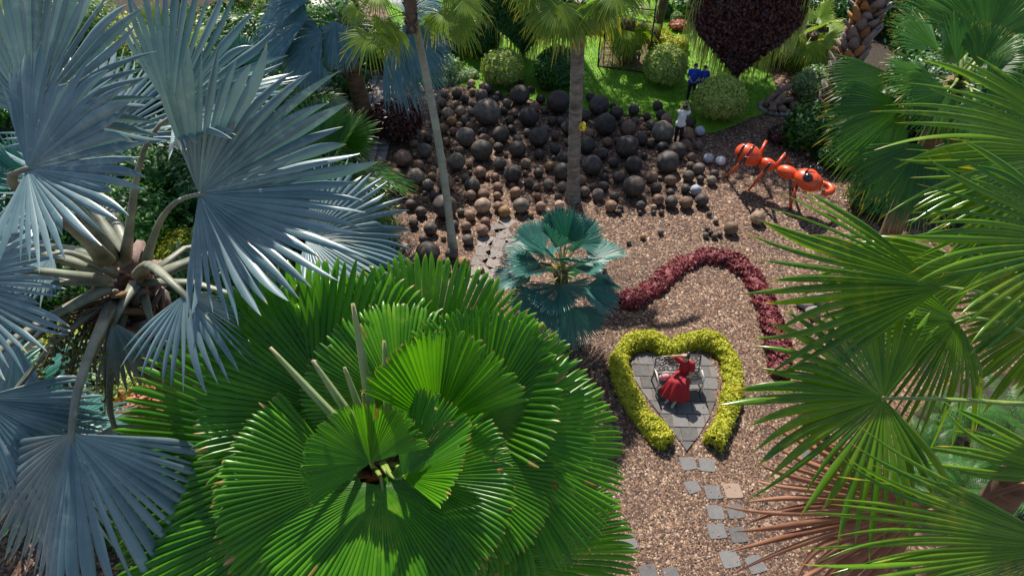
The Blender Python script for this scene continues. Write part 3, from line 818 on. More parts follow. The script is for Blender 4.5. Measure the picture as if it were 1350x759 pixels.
# ------------------------------------------------------------------ stone balls
B_ = """621,110,5.6,t 635,112.5,4.4,t 643,117,7.3,k 623,121,4.8,b 634.5,126,8.6,g 602,122,7.3,g 585.5,126.5,5,k 612.5,130.5,5.8,k 583,136,6.6,b 602,137.5,5,b 595.5,142.5,4.8,b 590,149.5,8,t
607,146.5,7.5,t 623,137.5,4.5,g 620.5,146.5,5,t 576.5,151,5.6,k 578.5,161,5,k 595.5,160,7,o 613.5,158,6.8,g 583,170,7.2,o 598,173,5.5,b 620,166.5,6,b 642,148,18.2,g 614,181,13.2,g
636.5,174.5,6.3,k 588,187,6,b 564.5,183,6,k 545,189,6,b 638,183,7,b 657,125,5,k 653,131,5.3,k 668.5,136,6,g 685.5,125,13,k 686.5,108.7,4.3,k 673,118,4,k 700.5,117.7,5,k 720.5,113.5,7.2,k
712.5,130.6,6,k 736.5,134,15.5,k 705,141,6.8,b 697.5,154,13.2,k 664,146,5.5,k 678,149,6,b 672,158.5,6.2,k 674,170,5.7,k 660,177.5,11.7,k 695,174.5,5.4,g 710,181,13.2,k 718,170.5,6.3,g
727.5,159.5,6.2,k 740,160.5,6.3,k 732,180.7,5,k 751,168.5,11.5,k 748,187,4.7,b 682,184,6.3,b 778.5,128,6.3,k 789.5,139,13.4,k 808,140,4.6,k 812.7,149,9,k 835.5,144.7,7.5,k 798,164.5,14.8,k
770,152.5,9,k 820,162.5,5,k 837.7,160,5.5,g 828.5,169.7,10.8,b 778,176,6,b 774,191,11.3,k 801,187.5,6.8,b 815,186,5.3,k 827,194,15.5,k 867,139.5,6.8,k 872,151.5,7.2,k 852.7,153.6,5.2,k
858.7,165,7,g 879,157,7.5,b 874,174,14.7,g 909.5,161.5,8,k 905.5,176,9,b 923,172.7,6.6,p 846,184,7.8,k 874,194,7.6,k 893,198.5,12,k 904,190.5,7.6,b 921,192,6,g 880.5,213.5,15,k
912,207.6,6.3,b 934,208.5,6.7,p 950,212,6.6,w 910,218.5,5.6,g 921.5,222.5,8,g 835,217.5,11.8,k 809,214,7,k 531,208.5,11.8,b 560,199,10,g 552,218,7.6,b 582,199,5.3,k 605.5,198.5,6,b
601.5,213,11.8,g 582,212,4.6,o 523,229.5,7.6,b 522,243,10.5,o 547.5,233.5,12,g 571,223.5,4.6,b 570,232,5.5,b 564.5,243.5,7.6,g 587,241,11.5,b 550,251,3,b 572,259,6.6,k 586.5,272.5,16.3,k
541.5,269.5,7,k 555,279.5,7.6,k 613,234,5.2,g 632.5,227,8.3,b 635,198.5,14.6,k 622.5,245,10.8,k 621,258,7.6,b 637.7,256.5,8,b 636.5,271,10.6,t 657,194.5,6.8,k 682.5,196.5,11.3,k
711,203.5,7,k 732,197,7,k 659,215.5,8.5,g 693,215.5,7,b 676,229.5,11.9,k 652.7,233.5,6,b 724.5,219,7,o 743.5,208,9,k 741,226,12,k 709.7,228,6.6,k 697,242,6.6,k 723,242.6,7.4,g 741.7,246,7.4,g
656,246.6,6.8,b 679.7,254,7.9,b 655.4,258,5.5,b 708.7,259,5,b 687,271,10.8,g 657,272,6.8,b 665,279,7.9,o 712.7,272,6.8,b 737,270,6.3,t 794,202.5,8.2,k 780.5,218,13.8,k 808.7,214,7,k
767,237,7,b 797,233.5,6,k 815.5,234,8.2,k 836,246,14.8,k 795.5,246,7.3,k 771,252.5,7.7,g 788.5,256.5,8.2,g 810,259,6.3,k 805.5,271.6,8,b 818.6,274,3.7,k 845,271,6.4,k 858.7,233,8.3,b
884,238,7.9,b 907.8,232,7.9,k 865,248,7.9,k 903.8,248.7,6.2,k 917.4,250.5,7.4,p 925.3,263.6,8.8,k 867.5,262.7,7.7,b 885,266,8.8,k 884,254,5.8,k 904.6,267,8.8,b 862,272.7,3.6,t 862,280,3.5,k
872,279.7,3.8,k 843.8,280,3.2,k 816.6,279.4,3.8,k 938.5,238,6.6,g 942,229.5,6,k 935.3,282,3.5,k 943.7,291.7,3.6,g 871,305.7,4.2,g 847.3,312.2,4,o 829,319,3.6,g 932.7,302,3.6,k 930.6,310,4.2,g
937,306.5,3.6,k 942,311.3,4.2,k 949,309,3.6,k 963.9,300.8,9.4,b 999,287,9.5,t 545,294,6.6,k 567.5,301.6,9,k 598,297,7,k 619.5,284,7.4,b 614.2,298.3,6.8,b 640,292.4,6.6,b 636,303.6,8.2,b
617,316,7.6,g 558,315,6,k 584.6,313.5,3.7,b 564,334.6,16.9,k 595,334,8.2,g 611,346.5,9,o 585.5,344.5,6,k 588,355,6.6,k 603.7,361,8.2,b 717,291,6,b 541,225,4,k 700,283,4,b""".split()
BALLS = []
for t in B_:
    a, b, c, d = t.split(','); BALLS.append([float(a), float(b), float(c), d])
rb = random.Random(31)
tries = 0
while len(BALLS) < 236 and tries < 9000:
    tries += 1
    x, y = rb.uniform(528, 925), rb.uniform(122, 282); r = rb.choice([3.2, 3.8, 4.4, 5.0, 5.6])
    if y > 262 and x > 640: continue
    if x > 890 and y < 225: continue
    if x < 570 and y < 195: continue
    if 742 < x < 770 and y > 235: continue
    gq = G(x, y + r)
    if inpoly(np.array([gq.x]), np.array([gq.y + .3]), LAWN)[0]: continue
    if all((x - b[0]) ** 2 + ((y - b[1]) * 1.15) ** 2 > (r + b[2]) ** 2 * 1.02 for b in BALLS): BALLS.append([x, y, r, rb.choice('kkgbbbo' if x > 650 else 'kgbbbto')])
CC = {'k': (.050, .040, .035), 'g': (.115, .097, .078), 'b': (.19, .115, .076), 't': (.36, .26, .18), 'o': (.22, .125, .05), 'p': (.34, .37, .43), 'w': (.58, .58, .58)}
CN = {'k': 'black', 'g': 'dark grey', 'b': 'brown', 't': 'tan', 'o': 'ochre', 'p': 'pale blue-grey', 'w': 'white'}
SPH = []
for v in range(5):
    rg = np.random.default_rng(300 + v); dv = unit(rg.normal(0, 1, (5, 3))); ph = rg.uniform(0, 6, 5)
    def fn(d, dv=dv, ph=ph):
        return 1 + sum(.016 * math.sin((3 + 1.5 * i_) * d.dot(Vector(q)) + f) for i_, (q, f) in enumerate(zip(dv, ph)))
    mb = MB(); mb.ell((0, 0, 0), (1, 1, .97), None, 30, 20, fn=fn)
    me = mesh_from('stone_ball', mb.v, mb.q, mb.t, None, True); me.materials.append(M['ball']); SPH.append(me)
ORD = ['first', 'second', 'third', 'fourth', 'fifth', 'sixth', 'seventh', 'eighth', 'ninth', 'tenth', 'eleventh', 'twelfth', 'thirteenth', 'fourteenth', 'fifteenth', 'sixteenth', 'seventeenth', 'eighteenth', 'nineteenth', 'twentieth', 'twenty-first', 'twenty-second', 'twenty-third', 'twenty-fourth', 'twenty-fifth']
order = sorted(range(len(BALLS)), key=lambda i: BALLS[i][1] + BALLS[i][2] * .8)
NB = 18; band = {}
for r_, i in enumerate(order): band.setdefault(r_ * NB // len(order), []).append(i)
LBL = {}
def szw(r): return 'huge' if r >= 13 else 'large' if r >= 10 else 'medium' if r >= 7 else 'small' if r >= 4.5 else 'tiny'
for k, ids in band.items():
    ids.sort(key=lambda i: BALLS[i][0])
    for q, i in enumerate(ids):
        row = 'row nearest the lawn' if k == 0 else 'row nearest the camera' if k == NB - 1 else ORD[k] + ' row from the lawn'
        LBL[i] = '%s %s stone ball, %s from left in the %s' % (szw(BALLS[i][2]), CN[BALLS[i][3]], ORD[q], row)
for i, (x, y, r, ck) in enumerate(BALLS):
    rw = .3
    for _ in range(6):
        c = G(x, y, rw * .95); rw = r * depth(c) / FPX
    ob = bpy.data.objects.new('stone_ball', SPH[i % 5]); COL.objects.link(ob)
    ob.location = (c.x, c.y, rw * .955); ob.scale = (rw, rw, rw)
    ob.rotation_euler = (random.uniform(-.2, .2), random.uniform(-.2, .2), random.uniform(0, 6.28))
    j = random.uniform(.75, 1.3); cc = CC[ck]
    ob.color = (min(.8, cc[0] * j * random.uniform(.95, 1.08)), min(.8, cc[1] * j), min(.8, cc[2] * j * random.uniform(.92, 1.08)), 1)
    tag(ob, LBL[i], 'stone ball', 'stone balls on the gravel')

# ------------------------------------------------------------------ shrubs
shrub('round_shrub', 'round cream-variegated shrub on the lawn left of the dark green one', 'shrub', 662, 90, 27, 23, M['varieg'], 5200, .07, 31, 'clipped round shrubs')
shrub('round_shrub', 'round dark green shrub behind the ringed palm trunk', 'shrub', 737, 92, 30, 27, M['green'], 4200, .09, 32, 'clipped round shrubs')
shrub('round_shrub', 'round yellow-variegated shrub right of the iron frame', 'shrub', 878, 87, 28, 26, M['varieg'], 5200, .075, 33, 'clipped round shrubs')
shrub('round_shrub', 'large round variegated shrub in front of the couple in blue', 'shrub', 950, 131, 33, 28, M['varieg'], 7500, .065, 34, 'clipped round shrubs')
shrub('round_shrub', 'rounded green shrub under the green heart topiary', 'shrub', 637, 52, 22, 26, M['green'], 4200, .08, 35, 'clipped round shrubs')
shrub('burgundy_shrub', 'round dark burgundy shrub beside the tiled path', 'shrub', 522, 158, 32, 28, M['burgundy'], 5200, .085, 36)
shrub('burgundy_plant', 'low dark burgundy plant on gravel above the orange ant', 'plant', 1031, 178, 17, 10, M['burgundy'], 1200, .08, 37)
shrub('small_shrub', 'small round green shrub at the top beyond the yellow hedge', 'shrub', 877, 14, 10, 10, M['green'], 1200, .09, 38)
shrub('small_shrub', 'small round pale green shrub over red plants at the top', 'shrub', 893, 24, 8, 7, M['paleplant'], 900, .08, 39)
shrub('red_plant', 'low red-leaved plants below the small pale shrub', 'plant', 896, 34, 13, 6, M['orange'], 900, .09, 40)
shrub('small_shrub', 'small dark green shrub right of the burgundy heart', 'shrub', 1035, 44, 9, 8, M['green'], 900, .09, 41)
shrub('green_shrub', 'loose green shrub beside the driftwood fountain', 'shrub', 1070, 112, 20, 20, M['paleplant'], 2200, .10, 42, clump=.25, rough=.14)
shrub('green_shrub', 'ragged green plant at the foot of the shaggy trunk', 'shrub', 1068, 172, 26, 28, M['green'], 2600, .11, 43, clump=.3, rough=.18)
shrub('green_shrub', 'ragged low green shrub behind the head of the ant', 'shrub', 1100, 205, 20, 16, M['green'], 1600, .11, 44, clump=.3, rough=.18)
shrub('dark_shrub', 'dark green shrub at the gravel corner below the ant', 'shrub', 1155, 262, 30, 18, M['green'], 2200, .10, 45, clump=.25, rough=.15)
# understorey on the left
shrub('yellow_shrub', 'yellow-green shrub below the crown of the big silver palm', 'shrub', 128, 452, 52, 30, M['yellow'], 4500, .085, 50, clump=.22, rough=.12)
shrub('yellow_shrub', 'pale green clipped shrub right of the hanging palm fruit', 'shrub', 178, 500, 38, 22, M['varieg'], 3600, .07, 51, clump=.2, rough=.1)
hedge_line('dark_hedge', 'dark green low hedge behind the pale shrub on the left', 'hedge', [(130, 492), (170, 474), (212, 455), (245, 440)], .25, .7, .55, M['green'], 3500, .075, 52)
shrub('spotted_shrub', 'green shrub dotted with yellow leaves under the silver palm', 'shrub', 285, 352, 62, 32, M['green'], 5200, .085, 53, clump=.25, rough=.14)
shrub('yellow_shrub', 'small yellow shrub between two silver palm leaves', 'shrub', 240, 330, 34, 20, M['yellow'], 1800, .08, 54, clump=.25, rough=.14)
shrub('green_shrub', 'bright green shrub left under the silver palm crown', 'shrub', 78, 362, 60, 30, M['green'], 4000, .10, 55, clump=.25, rough=.14)
shrub('red_plants', 'orange-red leafy plants beside the big green palm', 'plant', 190, 568, 62, 26, M['orange'], 3600, .085, 56, clump=.25, rough=.14)
shrub('green_shrub', 'green shrub in the gap right of the silver palm', 'shrub', 350, 350, 58, 34, M['green'], 4000, .10, 57, clump=.25, rough=.14)
shrub('yellow_shrub', 'yellow shrub in the gap at the far upper left', 'shrub', 175, 42, 45, 16, M['yellow'], 2600, .12, 58, clump=.2, rough=.1)
shrub('green_shrub', 'clipped green column shrub at the top left', 'shrub', 242, 22, 16, 18, M['green'], 1500, .10, 59)
shrub('green_shrub', 'dense green shrub behind the small fan palms', 'shrub', 345, 60, 48, 30, M['green'], 3600, .13, 60, clump=.25, rough=.14)
shrub('red_plants', 'red and green plants at the foot of the deep blue palm', 'plant', 430, 165, 42, 16, M['orange'], 2200, .10, 61, clump=.25, rough=.16)
shrub('green_shrub', 'green shrub in shade left of the tiled path', 'shrub', 395, 205, 60, 30, M['green'], 3600, .12, 62, clump=.25, rough=.16)
shrub('green_shrub', 'broad green shrub beyond the silver leaf at upper left', 'shrub', 215, 95, 60, 36, M['green'], 4200, .13, 63, clump=.25, rough=.16)
shrub('green_shrub', 'green bush behind the lawn at top centre', 'shrub', 580, 40, 40, 26, M['green'], 3200, .11, 64, clump=.2, rough=.14)
shrub('green_shrub', 'green bush at the top edge right of the iron frame', 'shrub', 930, 2, 40, 16, M['green'], 2400, .12, 65, clump=.2, rough=.14)
shrub('green_shrub', 'green bush at the top edge above the small palm', 'shrub', 1090, 6, 42, 20, M['green'], 2600, .13, 66, clump=.25, rough=.16)
shrub('green_shrub', 'low green plants at the foot of the lawn-edge ground cover', 'plant', 585, 88, 20, 12, M['paleplant'], 1500, .09, 67, clump=.25, rough=.2)
ex_lab = ['far left edge', 'left edge below the top', 'top left corner', 'gap between two silver leaves', 'shade under the silver crown', 'corner under the hanging fruit', 'back of the left bed', 'top edge by the deep blue palm', 'middle of the left bed', 'foot of the fan palms', 'lower left corner', 'edge of the bed by the balls']
for k, (x, y, rx) in enumerate([(10, 250, 70), (30, 120, 70), (70, 25, 70), (215, 215, 70), (150, 300, 70), (60, 520, 60), (290, 250, 64), (420, 20, 60), (330, 300, 60), (300, 150, 64), (120, 660, 60), (470, 300, 46)]):
    shrub('green_shrub', 'loose green shrub at the ' + ex_lab[k], 'shrub', x, y, rx, rx * .55, M[['green', 'fern', 'paleplant'][k % 3]], 3600, .12, 170 + k, clump=.3, rough=.18)
for k, (x, y, rx, lb) in enumerate([(440, 108, 40, 'foot of the deep blue palm'), (500, 60, 44, 'far end of the tiled path'), (390, 60, 50, 'back beyond the fan palms'), (300, 45, 50, 'back left beyond the silver leaf')]):
    shrub('dark_shrub', 'dark green shrub at the ' + lb, 'shrub', x, y, rx, rx * .55, M['green'], 3200, .12, 190 + k, clump=.3, rough=.18)
# understorey right
for k, (x, y, rx, ry, lb) in enumerate([(1260, 130, 90, 50, 'dense dark shrub under the upper right palm'), (1330, 230, 90, 50, 'dense dark shrub behind the right-hand leaves'), (1245, 60, 56, 34, 'dark shrub beside the shaggy trunk'), (1300, 40, 80, 40, 'dense dark shrub at the top right corner'), (1345, 90, 70, 40, 'dense shrub at the right edge behind the dark palm'), (1180, 10, 50, 26, 'dark shrub at the top behind the shaggy trunk')]):
    shrub('dark_shrub', lb, 'shrub', x, y, rx, ry, M['green'], 4500, .14, 70 + k, clump=.25, rough=.16)

# ------------------------------------------------------------------ ferns
def frond(root, base, az, L, el, droop, nl, ll, lw, mat, seed, name='frond'):
    rg = random.Random(seed); n = 12
    b = Vector(base); hd = Vector((math.cos(az), math.sin(az), 0)); sd = Vector((-math.sin(az), math.cos(az), 0))
    def pt(t):
        return b + hd * (L * t * math.cos(el * (1 - .3 * t))) + Vector((0, 0, L * (t * math.sin(el) - droop * t * t)))
    mb = MB(); mb.tube([pt(i / n) for i in range(n + 1)], [.012 * (1 - .8 * i / n) for i in range(n + 1)], 4, c=(.3, .6, .4))
    for k in range(nl):
        t = .12 + .88 * k / (nl - 1); p = pt(t); d = (pt(min(1, t + .02)) - pt(t - .02)).normalized()
        l = ll * (math.sin(math.pi * min(1, t * .85 + .12)) ** .6) * rg.uniform(.9, 1.1)
        up = d.cross(sd).normalized() * -1
        for s in (-1, 1):
            q = (sd * s + d * .45).normalized(); dz = Vector((0, 0, -.25 * l))
            m_ = p + q * (l * .5) + up * .03 * l + Vector((0, 0, .02)); e = p + q * l + dz; w = d * lw
            r_ = rg.random()
            mb.add([p - w * .5, m_ - w, e, m_ + w, p + w * .5], T=[(0, 1, 3), (0, 3, 4), (1, 2, 3)], c=(.3, r_, .5))
    return mb.build(name, mat, root, cols=True)
def fern(name, label, px, py, z, nf, L, el, nl, ll, lw, seed, mat=None, group='ferns in the lower right bed', stem=True):
    rg = random.Random(seed); c = G(px, py, z)
    root = thing(name, label, 'fern', (c.x, c.y, 0), group)
    for k in range(nf):
        frond(root, (c.x, c.y, z), k * 2.39996 + rg.uniform(-.3, .3), L * rg.uniform(.8, 1.15), el + rg.uniform(-.3, .35), rg.uniform(.25, .5), nl, ll, lw, mat or M['fern'], seed * 50 + k)
    mb = MB(); mb.tube([(c.x, c.y, -.03), (c.x, c.y, z)], [.06, .04], 7); mb.build('stem', M['trunk_brown'], root)
    return root
fern('fern', 'large dark fern at the right edge below the leaf stalk', 1340, 560, .8, 13, 1.5, .7, 24, .34, .015, 81)
fern('fern', 'fern beside the dark soil at the lower right', 1285, 570, .5, 12, 1.2, .6, 22, .28, .013, 82)
fern('fern', 'pale feathery fern nearest the gravel on the right', 1225, 600, .4, 20, 1.0, .7, 26, .22, .009, 83)
fern('fern', 'feathery fern above the bottom right leaf', 1265, 640, .5, 20, 1.1, .6, 26, .24, .010, 84)
fern('fern', 'small feathery fern left of the right-hand fern bed', 1192, 632, .3, 18, .8, .7, 24, .18, .008, 85)
fern('fern', 'dark fern behind the bottom right leaf', 1325, 640, .6, 13, 1.3, .6, 22, .30, .014, 86)
fern('fern', 'fern half hidden by the fan leaf with the long stalk', 1240, 545, .3, 11, .9, .6, 20, .2, .010, 87)

# ------------------------------------------------------------------ PALMS
FACE = (0, -0.75, 0.75)
UPN = (0, -0.3, 0.95)
# --- big silver-blue palm, left foreground
ct = P(172, 385, 7.7)
bp = thing('silver_palm', 'big silver-blue fan palm filling the left foreground', 'palm tree', (ct.x, ct.y, 0))
palm_trunk(bp, (ct.x, ct.y, -.1), (ct.x, ct.y, ct.z - .1), .24, .18, M['trunk_brown'], seed=5)
boots(bp, lambda t: (ct.x, ct.y, ct.z - 1.2 + t * 1.35), lambda t: .25 - .12 * t * t, 46, .30, M['boots'], 9, 0, 1, 1.4)
bk = dict(N=36, tiltj=.42, wav=.06, torn=.12, split=.66, pleat=.9, taper=2.2, tipdroop=.02, ragged=.03, lenj=.05, pw=.065, prof=.30, costa=.55)
BIS = [  # attach px,py,d | hub | tip | options
    ((150, 340, 7.5), (42, 150, 5.6), (72, -85, 5.2), dict(span=235, roll=-8, fold=.28, nh=FACE)),
    ((140, 345, 7.3), (36, 222, 5.2), (178, 190, 4.9), dict(span=255, roll=6, fold=.25, arch=.25, nh=FACE)),
    ((165, 340, 7.6), (228, 152, 6.9), (372, 74, 6.9), dict(span=215, fold=.75, arch=.3, nh=(-.62, -.55, .55), roll=-10)),
    ((190, 350, 7.5), (262, 256, 6.6), (478, 226, 6.5), dict(span=225, fold=.5, prof=.36, arch=.25, nh=(-.08, -.68, .72), roll=-6)),
    ((205, 365, 7.6), (405, 313, 8.2), (548, 322, 8.2), dict(span=230, fold=.15, arch=.5, nh=(0, -.5, .85), roll=8)),
    ((185, 360, 7.4), (243, 388, 6.2), (322, 462, 6.1), dict(span=250, fold=-.7, droop=.16, N=24, split=.45, nh=(.1, .15, 1), arch_up=.2)),
    ((150, 395, 7.4), (94, 572, 6.0), (84, 800, 5.9), dict(span=205, fold=-.55, droop=.1, nh=(0, -.85, .5), arch_up=.05, N=32)),
    ((140, 380, 7.3), (-30, 525, 6.4), (40, 665, 6.5), dict(span=200, fold=-.5, nh=(.1, -.8, .6))),
    ((140, 370, 7.3), (-70, 370, 6.0), (70, 440, 5.9), dict(span=220, fold=.1, nh=(.2, -.7, .6))),
    ((135, 360, 7.4), (-80, 300, 6.8), (-190, 230, 6.8), dict(span=230, nh=FACE)),
    ((175, 345, 7.9), (120, 190, 9.2), (150, 60, 9.8), dict(span=220, nh=FACE)),
    ((150, 390, 7.6), (20, 450, 8.4), (-70, 520, 8.7), dict(span=230, nh=FACE)),
    ((165, 395, 7.6), (60, 600, 7.6), (10, 720, 7.9), dict(span=230, droop=.1, nh=(0, -.8, .6))),
    ((150, 350, 7.8), (40, 320, 8.6), (-40, 300, 9.0), dict(span=230, nh=UPN)),
    ((180, 375, 7.5), (150, 425, 7.2), (120, 500, 7.3), dict(span=190, fold=-.6, droop=.2, N=26, nh=(0, -.5, .85))),
    ((150, 360, 7.5), (70, 335, 7.0), (-10, 372, 6.8), dict(span=190, fold=-.4, droop=.1, N=28, nh=(0, .1, 1))),
    ((170, 350, 7.7), (100, 245, 8.0), (40, 180, 8.5), dict(span=200, nh=FACE)),
    ((165, 395, 7.6), (150, 560, 7.4), (185, 640, 7.6), dict(span=190, droop=.1, N=30, nh=(0, -.8, .6))),
]
for k, (a, h, t, op) in enumerate(BIS):
    kw = dict(bk); kw.update(op); kw['span'] *= .82
    add_leaf(bp, P(*a), P(*h), P(*t), M['bismarck'], M['petiole_b'], seed=400 + k, **kw)
# cut or bare leaf stalks round the crown
for k, (a, e, w) in enumerate([((185, 372, 7.5), (330, 395, 7.4), .055), ((200, 360, 7.6), (292, 318, 8.3), .05), ((140, 385, 7.4), (40, 450, 6.9), .05), ((190, 390, 7.5), (212, 455, 7.4), .05), ((150, 372, 7.3), (-20, 395, 6.9), .06), ((155, 385, 7.4), (-5, 545, 6.7), .05)]):
    mb = MB(); A, E = P(*a), P(*e); mid = A.lerp(E, .5) + Vector((0, 0, .12)); mb.tube([A, A.lerp(mid, .6), mid, mid.lerp(E, .6), E], [w, w * .9, w * .75, w * .6, w * .45], 7, flat=.55)
    mb.build('leaf_stalk', M['petiole_b'], bp, smooth=True)
# hanging fruit
rg = random.Random(12); mb = MB(); fb = MB(); fr_c = P(90, 480, 7.2)
for k in range(26):
    a = P(160, 400, 7.4); e = fr_c + Vector((rg.gauss(0, .24), rg.gauss(0, .2), rg.gauss(0, .33)))
    md = a.lerp(e, .5) + Vector((rg.gauss(0, .06), 0, .22)); mb.tube([a, a.lerp(md, .5) + Vector((0, 0, .05)), md, md.lerp(e, .6), e], [.012, .01, .009, .007, .005], 4)
    for q in range(13):
        t = .45 + .55 * q / 12; p = md.lerp(e, (t - .4) / .6) + Vector((rg.gauss(0, .03), rg.gauss(0, .03), rg.gauss(0, .03))); fb.ell(p, (.021, .021, .024), None, 6, 5)
st = mb.build('fruit_stalk', M['trunk_brown'], bp); fo = fb.build('fruit_cluster', M['fruit'], bp, smooth=True); fo['kind'] = 'stuff'

# --- big bright green palm, centre foreground
gc = P(490, 592, 6.7)
gp = thing('bright_green_palm', 'big bright green palm with round pleated leaves in the centre foreground', 'palm tree', (gc.x, gc.y, 0))
palm_trunk(gp, (gc.x, gc.y, -.1), (gc.x, gc.y, gc.z), .20, .17, M['trunk_brown'], seed=6)
boots(gp, lambda t: (gc.x, gc.y, gc.z - .8 + t * 1.0), lambda t: .20 - .12 * t * t, 40, .24, M['boots'], 10, 0, 1, 1.3)
gk = dict(N=74, split=.85, pleat=1.3, taper=4.0, gap=.10, tipdroop=.015, ragged=.012, lenj=.012, pw=.030, prof=.10, costa=.45, free=7, joint=16)
GRN = [
    ((478, 600, 6.65), (462, 548, 6.55), (338, 402, 6.75), dict(span=250, cup=.10, nh=FACE)),
    ((495, 600, 6.7), (556, 532, 6.75), (562, 336, 6.95), dict(span=265, cup=.10, nh=FACE)),
    ((505, 604, 6.65), (632, 560, 6.45), (728, 432, 6.55), dict(span=260, cup=.08, nh=(.1, -.7, .75))),
    ((492, 600, 6.6), (526, 536, 6.35), (512, 402, 6.25), dict(span=240, cup=-.30, fold=.15, nh=FACE)),
    ((505, 604, 6.65), (575, 560, 6.4), (590, 425, 6.2), dict(span=120, fold=.9, nh=(.5, -.7, .4), N=36)),
    ((510, 612, 6.7), (658, 590, 6.75), (826, 588, 6.85), dict(span=255, cup=.02, droop=.10, nh=(.15, -.6, .8))),
    ((508, 615, 6.6), (606, 618, 6.35), (716, 690, 6.2), dict(span=250, droop=.08, nh=(.15, -.55, .85))),
    ((500, 608, 6.55), (545, 630, 6.2), (628, 748, 5.75), dict(span=250, droop=.06, nh=(.1, -.5, .85))),
    ((500, 604, 6.5), (530, 628, 6.05), (622, 556, 5.95), dict(span=140, fold=.5, nh=(-.1, -.5, .85), N=50)),
    ((485, 600, 6.5), (488, 610, 6.0), (446, 532, 5.9), dict(span=215, fold=.3, cup=.15, nh=(.1, -.5, .85), N=60)),
    ((470, 608, 6.65), (422, 592, 6.5), (160, 505, 6.6), dict(span=255, cup=.02, droop=.06, nh=(-.15, -.65, .75))),
    ((472, 615, 6.6), (440, 655, 6.35), (140, 690, 6.3), dict(span=250, droop=.12, nh=(-.15, -.6, .8))),
    ((480, 612, 6.5), (462, 634, 6.15), (352, 805, 5.7), dict(span=250, droop=.10, nh=(-.05, -.55, .85))),
    ((492, 614, 6.5), (504, 640, 6.1), (520, 828, 5.5), dict(span=250, droop=.10, nh=(0, -.5, .9))),
    ((505, 622, 6.6), (640, 740, 6.9), (838, 726, 7.3), dict(span=240, droop=.12, nh=(.1, -.6, .8))),
    ((475, 600, 6.75), (415, 500, 7.0), (300, 440, 7.4), dict(span=250, cup=.05, nh=FACE)),
    ((500, 600, 6.8), (640, 520, 7.1), (745, 470, 7.5), dict(span=250, droop=.05, nh=FACE)),
    ((480, 605, 6.55), (468, 622, 6.2), (408, 668, 6.1), dict(span=200, fold=.3, nh=(0, -.5, .85), N=50)),
    ((498, 605, 6.55), (512, 626, 6.2), (556, 688, 6.0), dict(span=200, fold=.2, nh=(0, -.5, .85), N=50)),
    ((478, 620, 6.7), (420, 690, 6.9), (250, 775, 7.2), dict(span=250, droop=.12, nh=(0, -.6, .8))),
    ((500, 624, 6.7), (585, 730, 6.8), (700, 800, 7.0), dict(span=240, droop=.12, nh=(0, -.6, .8))),
]
for k, (a, h, t, op) in enumerate(GRN):
    kw = dict(gk); kw.update(op); kw['span'] *= .88; kw.setdefault('roll', ((k * 37) % 50) - 25)
    add_leaf(gp, P(*a), P(*h), P(*t), M['bottle'], M['petiole_g'], seed=500 + k, **kw)
# unopened spears
for k, (bx, by, tx, ty, w) in enumerate([(494, 572, 465, 400, .044), (462, 572, 356, 458, .040), (474, 566, 412, 475, .040), (483, 564, 454, 484, .036), (512, 562, 506, 449, .036), (489, 566, 478, 518, .030)]):
    A = P(bx, by, 6.15); E = P(tx, ty, 5.7 + .04 * k); mid = A.lerp(E, .5) + Vector((0, 0, -.03))
    n = 10; V = []; Q = []; c = []
    d = (E - A).normalized(); s = d.cross(Vector(FACE)).normalized(); nn = s.cross(d)
    for i in range(n + 1):
        t = i / n; p = A * (1 - t) ** 2 + mid * (2 * t * (1 - t)) + E * t * t; ww = w * (1 - .65 * t ** 2.2)
        V += [p - s * ww - nn * ww * .3, p + nn * ww * .7, p + s * ww - nn * ww * .3, p - nn * ww * .6]; c += [(t, .5, .9)] * 4
    for i in range(n):
        for q in range(4): Q.append((i * 4 + q, i * 4 + (q + 1) % 4, i * 4 + 4 + (q + 1) % 4, i * 4 + 4 + q))
    part('spear_leaf', V, Q, [(n * 4, n * 4 + 1, n * 4 + 2), (n * 4, n * 4 + 2, n * 4 + 3)], M['spear'], gp, c)
# a withered scrap of sheath
mb = MB(); a = P(560, 575, 6.2); e = P(608, 560, 6.0)
mb.tube([a, a.lerp(e, .4) + Vector((0, 0, .06)), a.lerp(e, .8) + Vector((0, 0, .05)), e], [.02, .035, .03, .008], 6, flat=.3, c=(.3, .8, .5)); mb.build('dry_sheath', M['dead'], gp, cols=True)

